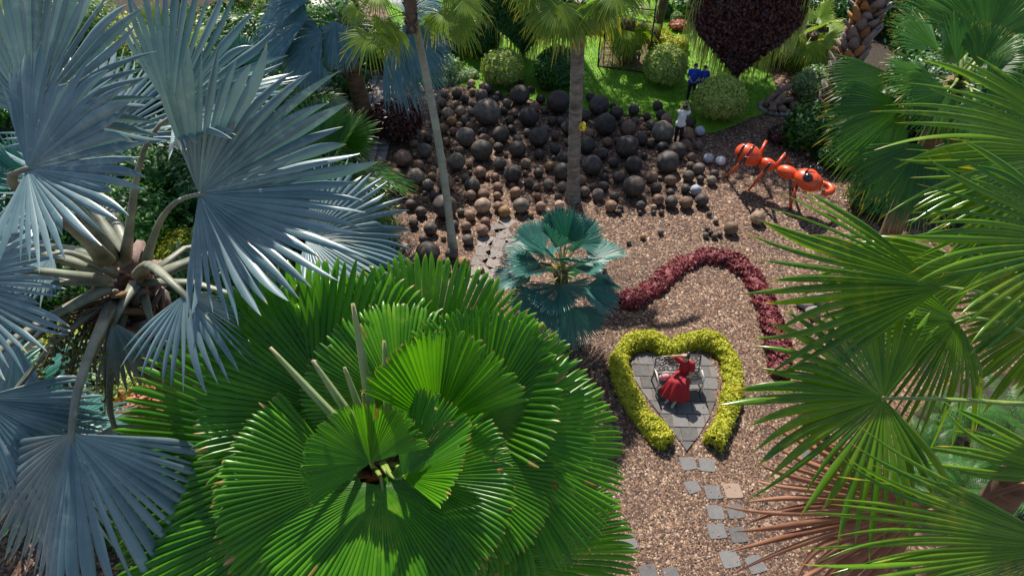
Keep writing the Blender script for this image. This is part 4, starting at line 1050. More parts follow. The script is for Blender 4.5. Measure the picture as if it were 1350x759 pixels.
# --- small blue-green palm in the middle
b0 = G(749, 452); mt = P(741, 356, 18.7)
mp = thing('blue_green_palm', 'small blue-green fan palm on gravel before the stone balls', 'palm tree', (b0.x, b0.y, 0))
mt = Vector((mt.x, b0.y, mt.z)); mt = P(741, 356, depth((b0.x, b0.y, 2.9)))
palm_trunk(mp, (b0.x, b0.y, -.05), mt, .16, .13, M['trunk_brown'], seed=7)
rgm = random.Random(21)
for k in range(23):
    f = k / 22.0; az = 1.1 + k * 2.39996 + rgm.uniform(-.2, .2)
    e = R(80 - 112 * f ** .95); e2 = e - R(14 + 22 * f)
    d = Vector((math.cos(az) * math.cos(e), math.sin(az) * math.cos(e), math.sin(e))); d2 = Vector((math.cos(az) * math.cos(e2), math.sin(az) * math.cos(e2), math.sin(e2)))
    A = mt + Vector((d.x, d.y, 0)) * .07 + Vector((0, 0, .15 - .35 * f)); H = A + d * (.62 + .22 * f) * rgm.uniform(.9, 1.1); Tp = H + d2 * (.92 * rgm.uniform(.9, 1.1))
    nh = Vector((0, 0, 1)) - Vector((math.cos(az), math.sin(az), 0)) * .5
    add_leaf(mp, A, H, Tp, M['bluegreen'], M['petiole_g'], nh=tuple(nh), seed=600 + k, span=(178 if k > 3 else 110), roll=rgm.uniform(-20, 20), fold=(.34 if k > 3 else .7), cup=.10, droop=.10 * f,
             N=48, split=.74, pleat=.8, taper=2.0, tipdroop=.03, ragged=.02, lenj=.03, pw=.022, prof=.16, costa=.4, joint=9, free=4)
for k in range(5):
    a_ = k * 1.3; mb = MB(); mb.tube([mt, mt + Vector((.05 * math.cos(a_), .05 * math.sin(a_), .45)), mt + Vector((.12 * math.cos(a_), .12 * math.sin(a_), .75 + .08 * k))], [.025, .02, .006], 5, c=(.3, .6, .4)); mb.build('spear_leaf', M['spear'], mp, cols=True)
boots(mp, lambda t: mt + Vector((0, 0, -.7 + .7 * t)), lambda t: .13, 18, .16, M['boots'], 14)

# --- right foreground palms (long, drooping segments)
rc = P(1470, 470, 6.4)
rp = thing('right_palm', 'tall green fan palm whose long split leaves reach in from the right edge', 'palm tree', (rc.x, rc.y, 0))
palm_trunk(rp, (rc.x, rc.y, -.1), (rc.x, rc.y, rc.z), .2, .17, M['trunk_brown'], seed=8)
rk = dict(N=25, split=.52, pleat=1.15, taper=2.6, tiltj=.5, tipdroop=.045, ragged=.045, lenj=.08, pw=.03, prof=.15, costa=.35, joint=8, free=10)
RGT_L = [
    ((1420, 440, 6.3), (1245, 378, 5.9), (1000, 352, 5.7), dict(span=82, droop=.05, fold=-.25, nh=(-.1, -.6, .8))),
    ((1440, 430, 6.2), (1440, 322, 5.3), (1208, 305, 5.1), dict(span=84, droop=.05, fold=.1, nh=(0, -.6, .8))),
    ((1450, 420, 6.3), (1440, 205, 5.7), (1192, 176, 5.6), dict(span=96, droop=.08, nh=(0, -.6, .8))),
    ((1430, 540, 6.2), (1165, 525, 5.9), (982, 530, 5.8), dict(span=265, droop=.08, tipdroop=.10, prof=.3, nh=(-.15, -.65, .75), arch_up=.02, fold=.1, N=36)),
    ((1430, 480, 6.3), (1262, 424, 6.7), (1160, 486, 6.7), dict(span=180, droop=.34, tipdroop=.4, nh=(-.1, -.6, .8), N=32)),
    ((1440, 640, 6.3), (1410, 722, 5.2), (1088, 728, 4.9), dict(span=58, droop=.05, tipdroop=.06, N=26, nh=(0, -.6, .8))),
    ((1440, 470, 6.4), (1420, 400, 7.4), (1262, 470, 7.8), dict(span=150, droop=.05, split=.7, nh=(0, -.6, .8), N=44)),
    ((1450, 430, 6.3), (1430, 250, 6.3), (1210, 262, 6.4), dict(span=80, droop=.12, nh=(0, -.6, .8))),
    ((1440, 560, 6.3), (1440, 640, 6.0), (1225, 560, 6.2), dict(span=36, droop=.06, N=10, nh=(0, -.6, .8))),
    ((1440, 450, 6.5), (1300, 352, 7.3), (1062, 408, 7.6), dict(span=80, droop=.12, tipdroop=.08, nh=(0, -.6, .8))),
]
for k, (a, h, t, op) in enumerate(RGT_L):
    kw = dict(rk); kw.update(op)
    if 'N' not in op: kw['N'] = int(kw['span'] / 4.3)
    add_leaf(rp, P(*a), P(*h), P(*t), M['livistona'], M['petiole_g'], seed=700 + k, **kw)
kw = dict(rk); kw.update(span=96, droop=.10, tipdroop=.05, nh=(0, -.6, .8), ragged=.07, N=24, split=.55, taper=2.2)
add_leaf(rp, P(1440, 620, 6.4), P(1225, 672, 6.1), P(985, 700, 6.1), M['dead'], M['dead'], seed=750, label='dead brown drooping leaf', **kw)

# --- dark green palm at upper right, farther back
sc = P(1262, 105, 12.5)
sp_ = thing('dark_fan_palm', 'dark green fan palm at upper right behind the long leaves', 'palm tree', (sc.x, sc.y, 0))
palm_trunk(sp_, (sc.x, sc.y, -.1), sc, .22, .18, M['trunk_brown'], seed=9)
sk = dict(N=48, split=.66, pleat=.6, taper=1.7, tipdroop=.07, ragged=.025, lenj=.04, pw=.035, prof=.12, costa=.4, joint=9, free=6)
DRK = [
    ((1262, 105, 12.5), (1238, 66, 12.2), (1172, 18, 12.4), dict(span=165, cup=.05)), ((1262, 105, 12.5), (1302, 50, 11.9), (1312, -45, 12.0), dict(span=230, cup=.05)),
    ((1255, 110, 12.5), (1176, 98, 12.0), (1086, 124, 12.0), dict(span=130, droop=.05)), ((1258, 110, 12.5), (1232, 108, 11.8), (1160, 96, 11.7), dict(span=200, droop=.05)),
    ((1258, 115, 12.5), (1192, 142, 11.9), (1098, 214, 11.9), dict(span=200, droop=.15)), ((1260, 118, 12.5), (1216, 190, 11.7), (1168, 284, 11.7), dict(span=200, droop=.15)),
    ((1265, 115, 12.5), (1275, 180, 11.5), (1262, 290, 11.4), dict(span=200, droop=.1)), ((1268, 108, 12.5), (1340, 110, 11.8), (1420, 150, 11.7), dict(span=200)),
    ((1266, 104, 12.6), (1262, 40, 12.9), (1225, -40, 13.2), dict(span=210)), ((1268, 104, 12.6), (1340, 30, 12.8), (1400, -30, 13.0), dict(span=210)),
    ((1262, 112, 12.5), (1310, 140, 11.9), (1330, 230, 11.8), dict(span=200, droop=.1)),
    ((1258, 112, 12.6), (1170, 160, 12.8), (1090, 170, 13.1), dict(span=190, droop=.12)),
    ((1262, 104, 12.4), (1262, 84, 11.7), (1240, 20, 11.5), dict(span=200, fold=.4)), ((1264, 104, 12.4), (1290, 88, 11.6), (1340, 40, 11.4), dict(span=230, fold=.3)),
    ((1262, 106, 12.4), (1250, 120, 11.6), (1200, 170, 11.5), dict(span=230, fold=.2)), ((1266, 106, 12.4), (1300, 110, 11.5), (1355, 95, 11.3), dict(span=230)), ((1264, 108, 12.4), (1285, 135, 11.4), (1300, 205, 11.2), dict(span=220)),
    ((1262, 104, 12.6), (1285, 30, 13.6), (1290, -40, 14.2), dict(span=220)), ((1266, 104, 12.6), (1350, 66, 13.4), (1430, 40, 13.8), dict(span=220)),
]
for k, (a, h, t, op) in enumerate(DRK):
    kw = dict(sk); kw.update(op); kw['span'] *= .68; kw.setdefault('roll', ((k * 41) % 60) - 30)
    add_leaf(sp_, P(*a), P(*h), P(*t), M['livdark'], M['petiole_g'], nh=FACE, seed=800 + k, **kw)

# --- shaggy trunk at upper right (its crown is above the picture)
tb = G(1086, 165); tt = P(1175, -60, depth(tb) - 5.5)
tp = thing('shaggy_trunk_palm', 'palm trunk shaggy with old grey and orange leaf bases at upper right', 'palm tree', (tb.x, tb.y, 0))
palm_trunk(tp, (tb.x, tb.y, -.05), tt, .34, .30, M['trunk_brown'], seed=10)
boots(tp, lambda t: Vector(tb).lerp(tt, t), lambda t: .34, 120, .46, M['boots'], 11, .03, .98, 1.2)
for k in range(12):
    az = k * 2.39996; e = R(60 - 7 * k); d = Vector((math.cos(az) * math.cos(e), math.sin(az) * math.cos(e), math.sin(e)))
    if d.y < -.2 and e < .3: continue
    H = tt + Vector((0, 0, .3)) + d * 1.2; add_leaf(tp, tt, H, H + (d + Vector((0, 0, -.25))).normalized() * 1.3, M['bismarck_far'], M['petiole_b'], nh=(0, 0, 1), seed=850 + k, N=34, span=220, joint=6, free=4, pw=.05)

# --- slim palm left of the balls
sb = G(597, 327); stp = P(541, 2, 18.9)
slim = thing('slim_palm', 'slim leaning palm with smooth grey-green trunk at the left of the balls', 'palm tree', (sb.x, sb.y, 0))
palm_trunk(slim, (sb.x, sb.y, -.05), stp, .125, .10, M['trunk_green'], bend=(.12, 0), seed=11)
neck = P(543, 45, 18.95)
palm_trunk(slim, neck, stp + Vector((0, 0, .5)), .12, .17, M['trunk_brown'], seed=12, name='fibrous_crown_shaft', rings=14)
boots(slim, lambda t: neck.lerp(stp, t), lambda t: .13, 22, .15, M['boots'], 13)
wk = dict(N=30, split=.5, pleat=.6, taper=1.5, tipdroop=.35, ragged=.05, lenj=.06, pw=.018, prof=.15, costa=.35, joint=6, free=6)
SL = [((541, 22), (487, 44), (468, 84)), ((541, 25), (470, 12), (452, 30)), ((541, 18), (506, 30), (494, 60)), ((545, 18), (588, 14), (612, 42)), ((545, 20), (606, 34), (630, 58)), ((545, 14), (575, 18), (585, 52)),
      ((541, 10), (500, -8), (470, 8)), ((545, 8), (592, -14), (632, 0)), ((541, 5), (530, -35), (510, -70)), ((541, 5), (560, -40), (590, -80)), ((545, 10), (610, 0), (650, 22)), ((541, 26), (524, 38), (508, 70))]
for k, (a, h, t) in enumerate(SL):
    add_leaf(slim, P(*a, 18.9), P(*h, 18.7), P(*t, 18.5 + .3 * (k % 3)), M['washing'], M['petiole_g'], nh=(0, -.5, .85), seed=900 + k, span=200, arch_up=.25, **wk)

# --- ringed palm trunk in the middle
cb = G(755, 263); ctp = P(764, 4, depth((cb.x, cb.y, 6.9)))
cpm = thing('ringed_palm', 'palm with straight ringed grey trunk rising among the stone balls', 'palm tree', (cb.x, cb.y, 0))
palm_trunk(cpm, (cb.x, cb.y, -.05), ctp, .215, .20, M['trunk'], seed=14, rings=70)
dc = depth(ctp)
CT = [((762, 10), (738, 2), (700, 50), .3), ((762, 10), (720, -8), (682, 22), .2), ((766, 10), (786, 0), (800, 44), .3), ((766, 10), (810, -12), (842, 20), .2), ((764, 12), (762, 6), (758, 56), .0), ((762, 0), (750, -50), (720, -110), 0), ((766, 0), (790, -55), (830, -110), 0),
      ((764, 8), (746, 4), (722, 62), .2), ((764, 8), (790, -4), (822, 34), .2), ((764, 4), (700, -30), (650, -20), 0), ((766, 4), (840, -35), (880, -20), 0)]
for k, (a, h, t, _) in enumerate(CT):
    kw = dict(wk); kw.update(N=38, split=.6, tipdroop=.22)
    add_leaf(cpm, P(*a, dc), P(*h, dc - .5), P(*t, dc - .6 + .35 * (k % 3)), M['washing'], M['petiole_g'], nh=(0, -.6, .8), seed=930 + k, span=190, arch_up=.2, **kw)
fl = P(768, 168, dc + .6); V, T, cc = ball_foliage(tuple(P(768, 167, depth(cb) - 2.2)), (.12, .12, .16), 60, .05, 15, False)
part('flower_sprig', V, None, T, M['yellow_flower'], cpm, cc)

# --- deep blue palm behind, left
qb = G(488, 178); qt = P(450, 38, depth(qb) - 3.6)
qp = thing('deep_blue_palm', 'deep blue fan palm behind the slim palm beside the tiled path', 'palm tree', (qb.x, qb.y, 0))
palm_trunk(qp, (qb.x, qb.y, -.05), qt, .33, .30, M['trunk_brown'], seed=15, rings=30)
dq = depth(qt); qk = dict(N=58, split=.80, pleat=.6, taper=1.8, tipdroop=.10, ragged=.025, lenj=.04, pw=.05, prof=.12, costa=.45, joint=8, free=5)
QL = [((450, 30), (442, 28), (440, 84), 200, -.1), ((445, 35), (405, 26), (330, 24), 200, -.4), ((445, 38), (425, 44), (366, 62), 200, -.4), ((455, 35), (508, 44), (572, 118), 130, .1), ((455, 32), (530, 36), (598, 62), 170, -.2),
      ((448, 26), (420, -6), (375, -40), 220, .2), ((452, 26), (462, -20), (470, -90), 220, .2), ((455, 28), (510, 0), (570, -40), 220, .1), ((445, 45), (408, 66), (385, 108), 200, -.2)]
for k, (a, h, t, spn, fo_) in enumerate(QL):
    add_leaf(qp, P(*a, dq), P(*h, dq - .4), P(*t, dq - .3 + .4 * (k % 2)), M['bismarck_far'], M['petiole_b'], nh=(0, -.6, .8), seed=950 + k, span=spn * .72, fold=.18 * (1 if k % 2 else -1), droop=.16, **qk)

# --- lesser palms
def simple_palm(name, label, bpx, tpx, td, r0, n, Lp, Rl, mat, seed, tm='trunk_brown', **kw):
    b = G(*bpx); t = P(*tpx, td) if td else None
    return auto_palm(name, label, (b.x, b.y, -.05), t, r0, r0 * .85, n, Lp, Rl, mat, M['petiole_g'], M[tm], seed, pw=kw.pop('pw', .025), **kw)
fk = dict(N=36, split=.6, pleat=.6, taper=1.7, tipdroop=.08, lenj=.05, joint=6, free=5)
b = G(402, 190); simple_palm('fan_palm', 'green fan palm below the deep blue palm', (402, 190), (396, 128), depth((b.x, b.y, 2.0)), .12, 15, .9, 1.25, M['livdark'], 61, span=220, **fk)
b = G(345, 170); simple_palm('fan_palm', 'small grey-green fan palm behind the big silver leaf', (345, 170), (338, 118), depth((b.x, b.y, 1.8)), .12, 13, .9, 1.2, M['bluegreen'], 62, span=220, **fk)
b = G(432, 320); simple_palm('fan_palm', 'dark green fan palm with yellowing tips left of the balls', (432, 320), (440, 232), depth((b.x, b.y, 2.6)), .13, 16, 1.0, 1.5, M['livdark'], 63, span=230, **fk)
b = G(60, 330); simple_palm('fan_palm', 'blue-green fan palm hidden behind the silver palm on the left', (60, 330), (50, 262), depth((b.x, b.y, 2.2)), .14, 12, .9, 1.3, M['bluegreen'], 64, span=220, **fk)
b = G(225, 110); simple_palm('fan_palm', 'yellow-green fan palm at the far upper left', (225, 110), (222, 60), depth((b.x, b.y, 2.2)), .14, 14, .9, 1.25, M['washing'], 65, span=210, **fk)
b = G(20, 640); simple_palm('fan_palm', 'shaded blue fan palm in the lower left corner', (40, 640), (30, 560), depth((b.x, b.y, 2.4)), .14, 13, .9, 1.5, M['bluegreen'], 66, span=220, **fk)
b = G(830, 84); simple_palm('frame_palm', 'short dark palm with yellow skirt inside the iron frame', (830, 84), (828, 26), depth((b.x, b.y, 2.3)), .36, 14, .5, 1.0, M['washing'], 67, span=200, el=(70, -70), **{**fk, 'tipdroop': .25})
b = G(1061, 88); simple_palm('short_palm', 'short palm with thick trunk at top right of the lawn', (1061, 88), (1072, 44), depth((b.x, b.y, 1.7)), .30, 15, .6, 1.2, M['washing'], 68, span=200, el=(75, -55), **{**fk, 'tipdroop': .15})
b = G(300, 30); simple_palm('fan_palm', 'yellow-green fan palm at the top edge left of the deep blue palm', (315, 40), (312, 0), depth((b.x, b.y, 2.2)), .14, 13, .9, 1.4, M['washing'], 69, span=210, **fk)

# ------------------------------------------------------------------ heart topiaries
def heart_pt(t):
    return (16 * math.sin(t) ** 3, 13 * math.cos(t) - 5 * math.cos(2 * t) - 2 * math.cos(3 * t) - math.cos(4 * t))
def heart_topiary(name, label, px, py, W, thick, mat, n, size, seed, z0=.12, yaw=0.0, lab2='', strands=700):
    rg = np.random.default_rng(seed); b = G(px, py); k = W / 32.0
    root = thing(name, label, 'topiary', (b.x, b.y, 0), 'heart topiaries on the lawn')
    out = [heart_pt(2 * math.pi * i / 72) for i in range(72)]
    poly = [(x * k, (y + 17) * k + z0) for x, y in out]
    cw, sw = math.cos(yaw), math.sin(yaw)
    def wp(x, d, z): return (b.x + x * cw - d * sw, b.y + x * sw + d * cw, z)
    # leafy faces
    L = np.array(poly); lo, hi = L.min(0), L.max(0)
    X = rg.uniform(lo[0], hi[0], n * 3); Z = rg.uniform(lo[1], hi[1], n * 3)
    m = inpoly(X, Z, poly); X, Z = X[m][:n], Z[m][:n]; n = len(X)
    side = np.where(rg.random(n) < .6, -1, 1)
    cx_, cz_ = 0, (lo[1] + hi[1]) / 2
    rr = np.sqrt(((X - cx_) / (W / 2)) ** 2 + ((Z - cz_) / ((hi[1] - lo[1]) / 2)) ** 2)
    D = side * thick / 2 * (1.05 - .35 * rr ** 3) * (1 + .06 * np.sin(X * 5) * np.sin(Z * 4.3)) + rg.normal(0, .065, n)
    C = np.stack([b.x + X * cw - D * sw, b.y + X * sw + D * cw, Z], 1)
    Nn = np.stack([-side * sw + 0 * X, side * cw + 0 * X, .25 + 0 * X], 1)
    V, T, cc = leaf_cards(C, Nn, size, rg, .55, .55)
    # leafy rim
    nr = n // 4; i = rg.integers(0, 72, nr); f = rg.random(nr)[:, None]; A = L[i] * (1 - f) + L[(i + 1) % 72] * f
    dn = A - np.array([cx_, cz_]); dn = unit(dn); d = rg.uniform(-thick * .35, thick * .35, nr); A = A + dn * (rg.normal(0, .06, nr) + .05 * np.sin(i * .9))[:, None]
    C2 = np.stack([b.x + A[:, 0] * cw - d * sw, b.y + A[:, 0] * sw + d * cw, A[:, 1]], 1); N2 = np.stack([dn[:, 0] * cw, dn[:, 0] * sw, dn[:, 1]], 1)
    V2, T2, c2 = leaf_cards(C2, N2, size, rg, .55, .55)
    part('foliage', np.concatenate([V, V2]), None, np.concatenate([T, T2 + len(V)]), mat, root, np.concatenate([cc, c2]))
    bm = bmesh.new(); o3 = ORI[root]
    vs = [bm.verts.new(Vector(wp(x * .96, -thick * .36, (z - cz_) * .96 + cz_)) - o3) for x, z in poly]; fc = bm.faces.new(vs)
    ex_ = bmesh.ops.extrude_face_region(bm, geom=[fc]); mv = Vector((-sw, cw, 0)) * thick * .72
    bmesh.ops.translate(bm, vec=mv, verts=[v for v in ex_['geom'] if isinstance(v, bmesh.types.BMVert)])
    bmesh.ops.recalc_face_normals(bm, faces=bm.faces)
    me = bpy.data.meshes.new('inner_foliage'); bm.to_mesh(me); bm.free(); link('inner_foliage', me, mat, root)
    # hanging moss round the rim
    Vs, Qs, cs = [], [], []
    for s in range(strands):
        i = rg.integers(8, 65); x, z = poly[i]
        if abs(i - 36) < 2: continue
        dn_ = Vector((x, 0, z - cz_)).normalized(); d_ = rg.uniform(-thick * .5, thick * .5); x += dn_.x * rg.uniform(-.06, .14); z += rg.uniform(-.1, .15)
        ln = min(rg.uniform(.7, 1.6), max(.2, z - .04)); w = rg.uniform(.012, .03); a = rg.uniform(0, 3.14); r_ = rg.random(); sway = rg.normal(0, .06)
        b0_ = len(Vs)
        for q in range(5):
            t = q / 4; ww = w * (1 - .75 * t); xx = x + sway * t + .02 * math.sin(6 * t + s); zz = z - ln * t
            for sg in (-1, 1):
                Vs.append(wp(xx + sg * ww * math.cos(a), d_ + sg * ww * math.sin(a), zz)); cs.append((t, r_, .7))
        Qs += [(b0_ + 2 * q, b0_ + 2 * q + 1, b0_ + 2 * q + 3, b0_ + 2 * q + 2) for q in range(4)]
    mo = part('hanging_moss', Vs, Qs, None, M['moss'], root, cs); mo['kind'] = 'stuff'
    for sx in (-.32, .32):
        mb = MB(); mb.tube([wp(sx * W, 0, -.05), wp(sx * W, 0, z0 + .33 * W)], .035, 6); mb.build('post', M['iron'], root)
    mb = MB(); mb.tube([wp(0, 0, -.05), wp(0, 0, z0 + .6)], .06, 7); mb.build('stem', M['bark'], root)
    return root
heart_topiary('heart_topiary', 'big dark burgundy heart topiary fringed with hanging moss', 965, 108, 4.7, .95, M['burgundy'], 12000, .10, 91, .25, strands=900)
heart_topiary('heart_topiary', 'dark green heart topiary fringed with moss at the top left of the lawn', 690, 78, 4.2, .8, M['green'], 9000, .08, 92, .25, strands=700)

# ------------------------------------------------------------------ iron frame round the short palm
fl_, fr_, bl_, br_ = G(788, 89), G(853, 98), G(796, 52), G(862, 60)
fz = thing('iron_frame', 'black iron pergola frame with a ladder around the short palm', 'frame', ((fl_.x + br_.x) / 2, (fl_.y + br_.y) / 2, 0))
HT = 4.2
for q in (fl_, fr_, bl_, br_):
    mb = MB(); mb.tube([(q.x, q.y, -.05), (q.x, q.y, HT)], .035, 6); mb.build('post', M['iron'], fz)
for z in (.06, 1.5, 2.9, HT):
    for a, b in ((fl_, fr_), (fr_, br_), (br_, bl_), (bl_, fl_)):
        if z == 1.5 and a is fl_: continue
        mb = MB(); mb.tube([(a.x, a.y, z), (b.x, b.y, z)], .022 if z > .1 else .04, 5); mb.build('rail', M['iron'], fz)
lx, ly = fl_.x + .25, fl_.y + .1
for k in (0, .42):
    mb = MB(); mb.tube([(lx + k, ly, 0), (lx + k, ly + .55, HT)], .022, 5); mb.build('ladder_rail', M['iron'], fz)
for k in range(13):
    t = (k + .6) / 13; mb = MB(); mb.tube([(lx, ly + .55 * t, HT * t), (lx + .42, ly + .55 * t, HT * t)], .016, 5); mb.build('ladder_rung', M['iron'], fz)
bed = ngon_slab('bark_bed', [(q.x, q.y) for q in (fl_, fr_, br_, bl_)], None, .045, M['pebble_bed'] if 'pebble_bed' in M else M['gravel']); struct(bed, 'square gravel bed inside the iron frame')
bb = G(829, 83)
bt = thing('garden_bench', 'small black bench inside the iron frame', 'bench', (bb.x, bb.y, 0))
mb = MB(); mb.box((bb.x, bb.y, .44), (1.0, .36, .05)); mb.build('seat', M['iron'], bt)
mb = MB(); mb.box((bb.x, bb.y + .19, .66), (1.0, .04, .26)); mb.build('backrest', M['iron'], bt)
for sx in (-.45, .45):
    for sy in (-.14, .16):
        mb = MB(); mb.box((bb.x + sx, bb.y + sy, .21), (.05, .05, .42)); mb.build('leg', M['iron'], bt)

# ------------------------------------------------------------------ giant ant
ZB = 1.0
def A_(px, py, z): return G(px, py, z)
ant = thing('giant_ant', 'giant glossy orange-red ant sculpture with black eyes striding over the gravel', 'sculpture', tuple(G(1020, 252)))
ab, n1, th, hd = A_(985, 203, 1.25), A_(1011, 216, 1.12), A_(1038, 227, 1.1), A_(1070, 239, 1.15)
axis = (hd - ab).normalized(); axis2 = Vector((axis.x, axis.y, 0)).normalized()
def rot_to(d):
    return d.to_track_quat('X', 'Z').to_matrix()
def blob(name, c, rx, ry, rz, d, mat, parent, fn=None, nu=28, nv=18):
    mb = MB(); mb.ell(c, (rx, ry, rz), rot_to(d), nu, nv, fn=fn); return mb.build(name, mat, parent, smooth=True)
dab = (n1 - ab).normalized()
def egg(d): return 1 + .10 * d.x - .06 * d.x * d.x
body = blob('abdomen', ab, .52, .37, .37, dab, M['ant'], ant, egg)
for t in (-.38, .16):
    mb = MB(); c = ab + dab * (.54 * t); rr = .37 * math.sqrt(1 - t * t) * (1 + .10 * t) + .012; s = dab.cross(Vector((0, 0, 1))).normalized(); u = s.cross(dab)
    pts = [c + (s * math.cos(a) + u * math.sin(a)) * rr for a in [2 * math.pi * i / 28 for i in range(29)]]
    mb.tube(pts, .03, 6, cap=False); mb.build('band', M['ant_black'], body, smooth=True)
blob('waist', n1, .33, .20, .21, (th - n1).normalized(), M['ant'], ant, egg)
blob('thorax', th, .38, .24, .23, (hd - th).normalized(), M['ant'], ant)
for a, b in ((ab, n1), (n1, th), (th, hd)):
    mb = MB(); mb.tube([a, b], .055, 8); mb.build('joint', M['ant'], ant, smooth=True)
dh = (A_(1094, 249, .95) - hd).normalized()
head = blob('head', hd, .56, .42, .33, dh, M['ant'], ant, lambda d: 1 + (.10 if d.x < 0 else -.30 * d.x) + .0)
mb = MB(); jaw = A_(1093, 249, .85); s = dh.cross(Vector((0, 0, 1))).normalized()
arc = [jaw + s * (.30 * math.cos(a)) + Vector((dh.x, dh.y, 0)).normalized() * (.34 * math.sin(a) - .25) for a in [math.pi * i / 12 for i in range(13)]]
mb.tube(arc, [.09 + .03 * math.sin(math.pi * i / 12) for i in range(13)], 8); mb.build('jaw', M['ant'], head, smooth=True)
for px, py, z in ((1065, 234, 1.45), (1079, 225, 1.42)):
    blob('eye', A_(px, py, z), .17, .17, .15, dh, M['ant_black'], head, None, 16, 10)
for e1, e2 in (((1061, 228, 1.5), (1073, 216, 1.75)), ((1075, 224, 1.5), (1080, 212, 1.7))):
    mb = MB(); mb.tube([A_(*e1), A_(*e2)], [.03, .02], 6); mb.build('antenna', M['ant_black'], head)
LEGS = [((990, 209, 1.15), (983, 208, 1.5), (957, 234, 0)), ((1012, 220, 1.1), (1015, 216, 1.55), (987, 251, 0)), ((1052, 234, 1.0), (1053, 238, 1.2), (1041, 275, 0)),
        ((1000, 207, 1.15), (1010, 186, 1.55), (997, 224, 0)), ((1020, 222, 1.1), (1035, 203, 1.5), (1041, 217, .0)), ((1050, 232, 1.0), (1052, 233, 1.25), (1045, 249, 0))]
for a, k, f in LEGS:
    a, k, f = A_(*a), A_(*k), A_(*f)
    mb = MB(); mb.tube([a, k], [.06, .055], 7); lg = mb.build('leg', M['ant'], ant)
    mb = MB(); mb.tube([k - (f - k).normalized() * .02, k.lerp(f, .28)], .052, 7); mb.build('black_joint', M['ant_black'], lg)
    mb = MB(); mb.tube([k.lerp(f, .27), f], [.055, .04], 7); mb.build('shin', M['ant'], lg)
    mb = MB(); d = Vector((f.x - k.x, f.y - k.y, 0)).normalized(); mb.tube([f + Vector((0, 0, .03)), f + d * .14 + Vector((0, 0, .02))], [.035, .02], 6); mb.build('foot', M['ant'], lg)

# ------------------------------------------------------------------ driftwood fountain
dc_ = G(1028, 142)
dw = thing('driftwood_fountain', 'driftwood logs and round stones in a low stone ring by the lawn', 'fountain', (dc_.x, dc_.y, 0))
mb = MB()
for k in range(22):
    a = 2 * math.pi * k / 22; mb2 = MB(); mb2.ell((dc_.x + .86 * math.cos(a), dc_.y + .62 * math.sin(a) - .1, .06), (.15, .11, .09), Matrix.Rotation(a + 1.57, 3, 'Z'), 9, 6, fn=lambda d, k=k: 1 + .1 * math.sin(5 * d.x + k)); mb2.build('rim_stone', M['rock'], dw, smooth=True)
rg = random.Random(4)
for k, (x0, y0, z0, x1, y1, z1, r) in enumerate([(1008, 140, .1, 1030, 118, .55, .14), (1014, 146, .15, 1036, 124, .6, .13), (1024, 128, .3, 1044, 112, .75, .12), (1020, 140, .2, 1046, 130, .5, .10), (1036, 118, .4, 1047, 112, .3, .10), (1012, 132, .1, 1022, 146, .25, .11)]):
    a, b = G(x0, y0, z0), G(x1, y1, z1); m_ = a.lerp(b, .5) + Vector((rg.uniform(-.1, .1), 0, rg.uniform(0, .14)))
    mb = MB(); mb.tube([a, a.lerp(m_, .5), m_, m_.lerp(b, .6), b], [r * .8, r * 1.1, r * .95, r * 1.05, r * .6], 8); mb.build('log', M['driftwood'], dw, smooth=True)
for x, y, r, mt_ in ((1031, 144, .17, 'driftwood'), (1020, 146, .13, 'rock'), (1046, 140, .15, 'driftwood'), (1038, 137, .13, 'iron'), (1039, 147, .1, 'rock')):
    c = G(x, y, r); mb = MB(); mb.ell(c, (r * 1.15, r, r), None, 12, 8, fn=lambda d: 1 + .06 * math.sin(6 * d.x + 3 * d.y)); mb.build('round_stone', M[mt_], dw, smooth=True)
for k, (x, y) in enumerate([(1072, 196), (1080, 186), (1066, 202), (1085, 200)]):
    c = G(x, y, .1); mb = MB(); mb.box(c, (.5, .16, .14), Matrix.Rotation(.6 * k, 3, 'Z') @ Matrix.Rotation(.3, 3, 'Y'), .8)
    w_ = mb.build('wood_chunk', M['driftwood']); tag(w_, ['grey wood chunk nearest the ant under the ragged plant', 'upper wood chunk in the ragged green plant', 'leftmost wood chunk in the ragged green plant', 'rightmost wood chunk in the ragged green plant'][k], 'wood', 'wood chunks behind the ant')
c = G(1066, 402, .15)
for k, (x, y) in enumerate([(1062, 400), (1072, 412), (1082, 395), (1285, 545)]):
    c = G(x, y, .12); mb = MB(); mb.ell(c, (.26, .2, .17), Matrix.Rotation(k, 3, 'Z'), 12, 8, fn=lambda d, k=k: 1 + .16 * math.sin(4 * d.x + k) + .12 * math.sin(5 * d.y + 2 * k))
    r_ = mb.build('garden_rock', M['rock'], smooth=True); tag(r_, ['pale rock beside the crimson border under right leaves', 'second pale rock beside the crimson border', 'rock farthest right beside the crimson border', 'grey rock at the edge of the fern bed'][k], 'rock', 'rocks at the right')

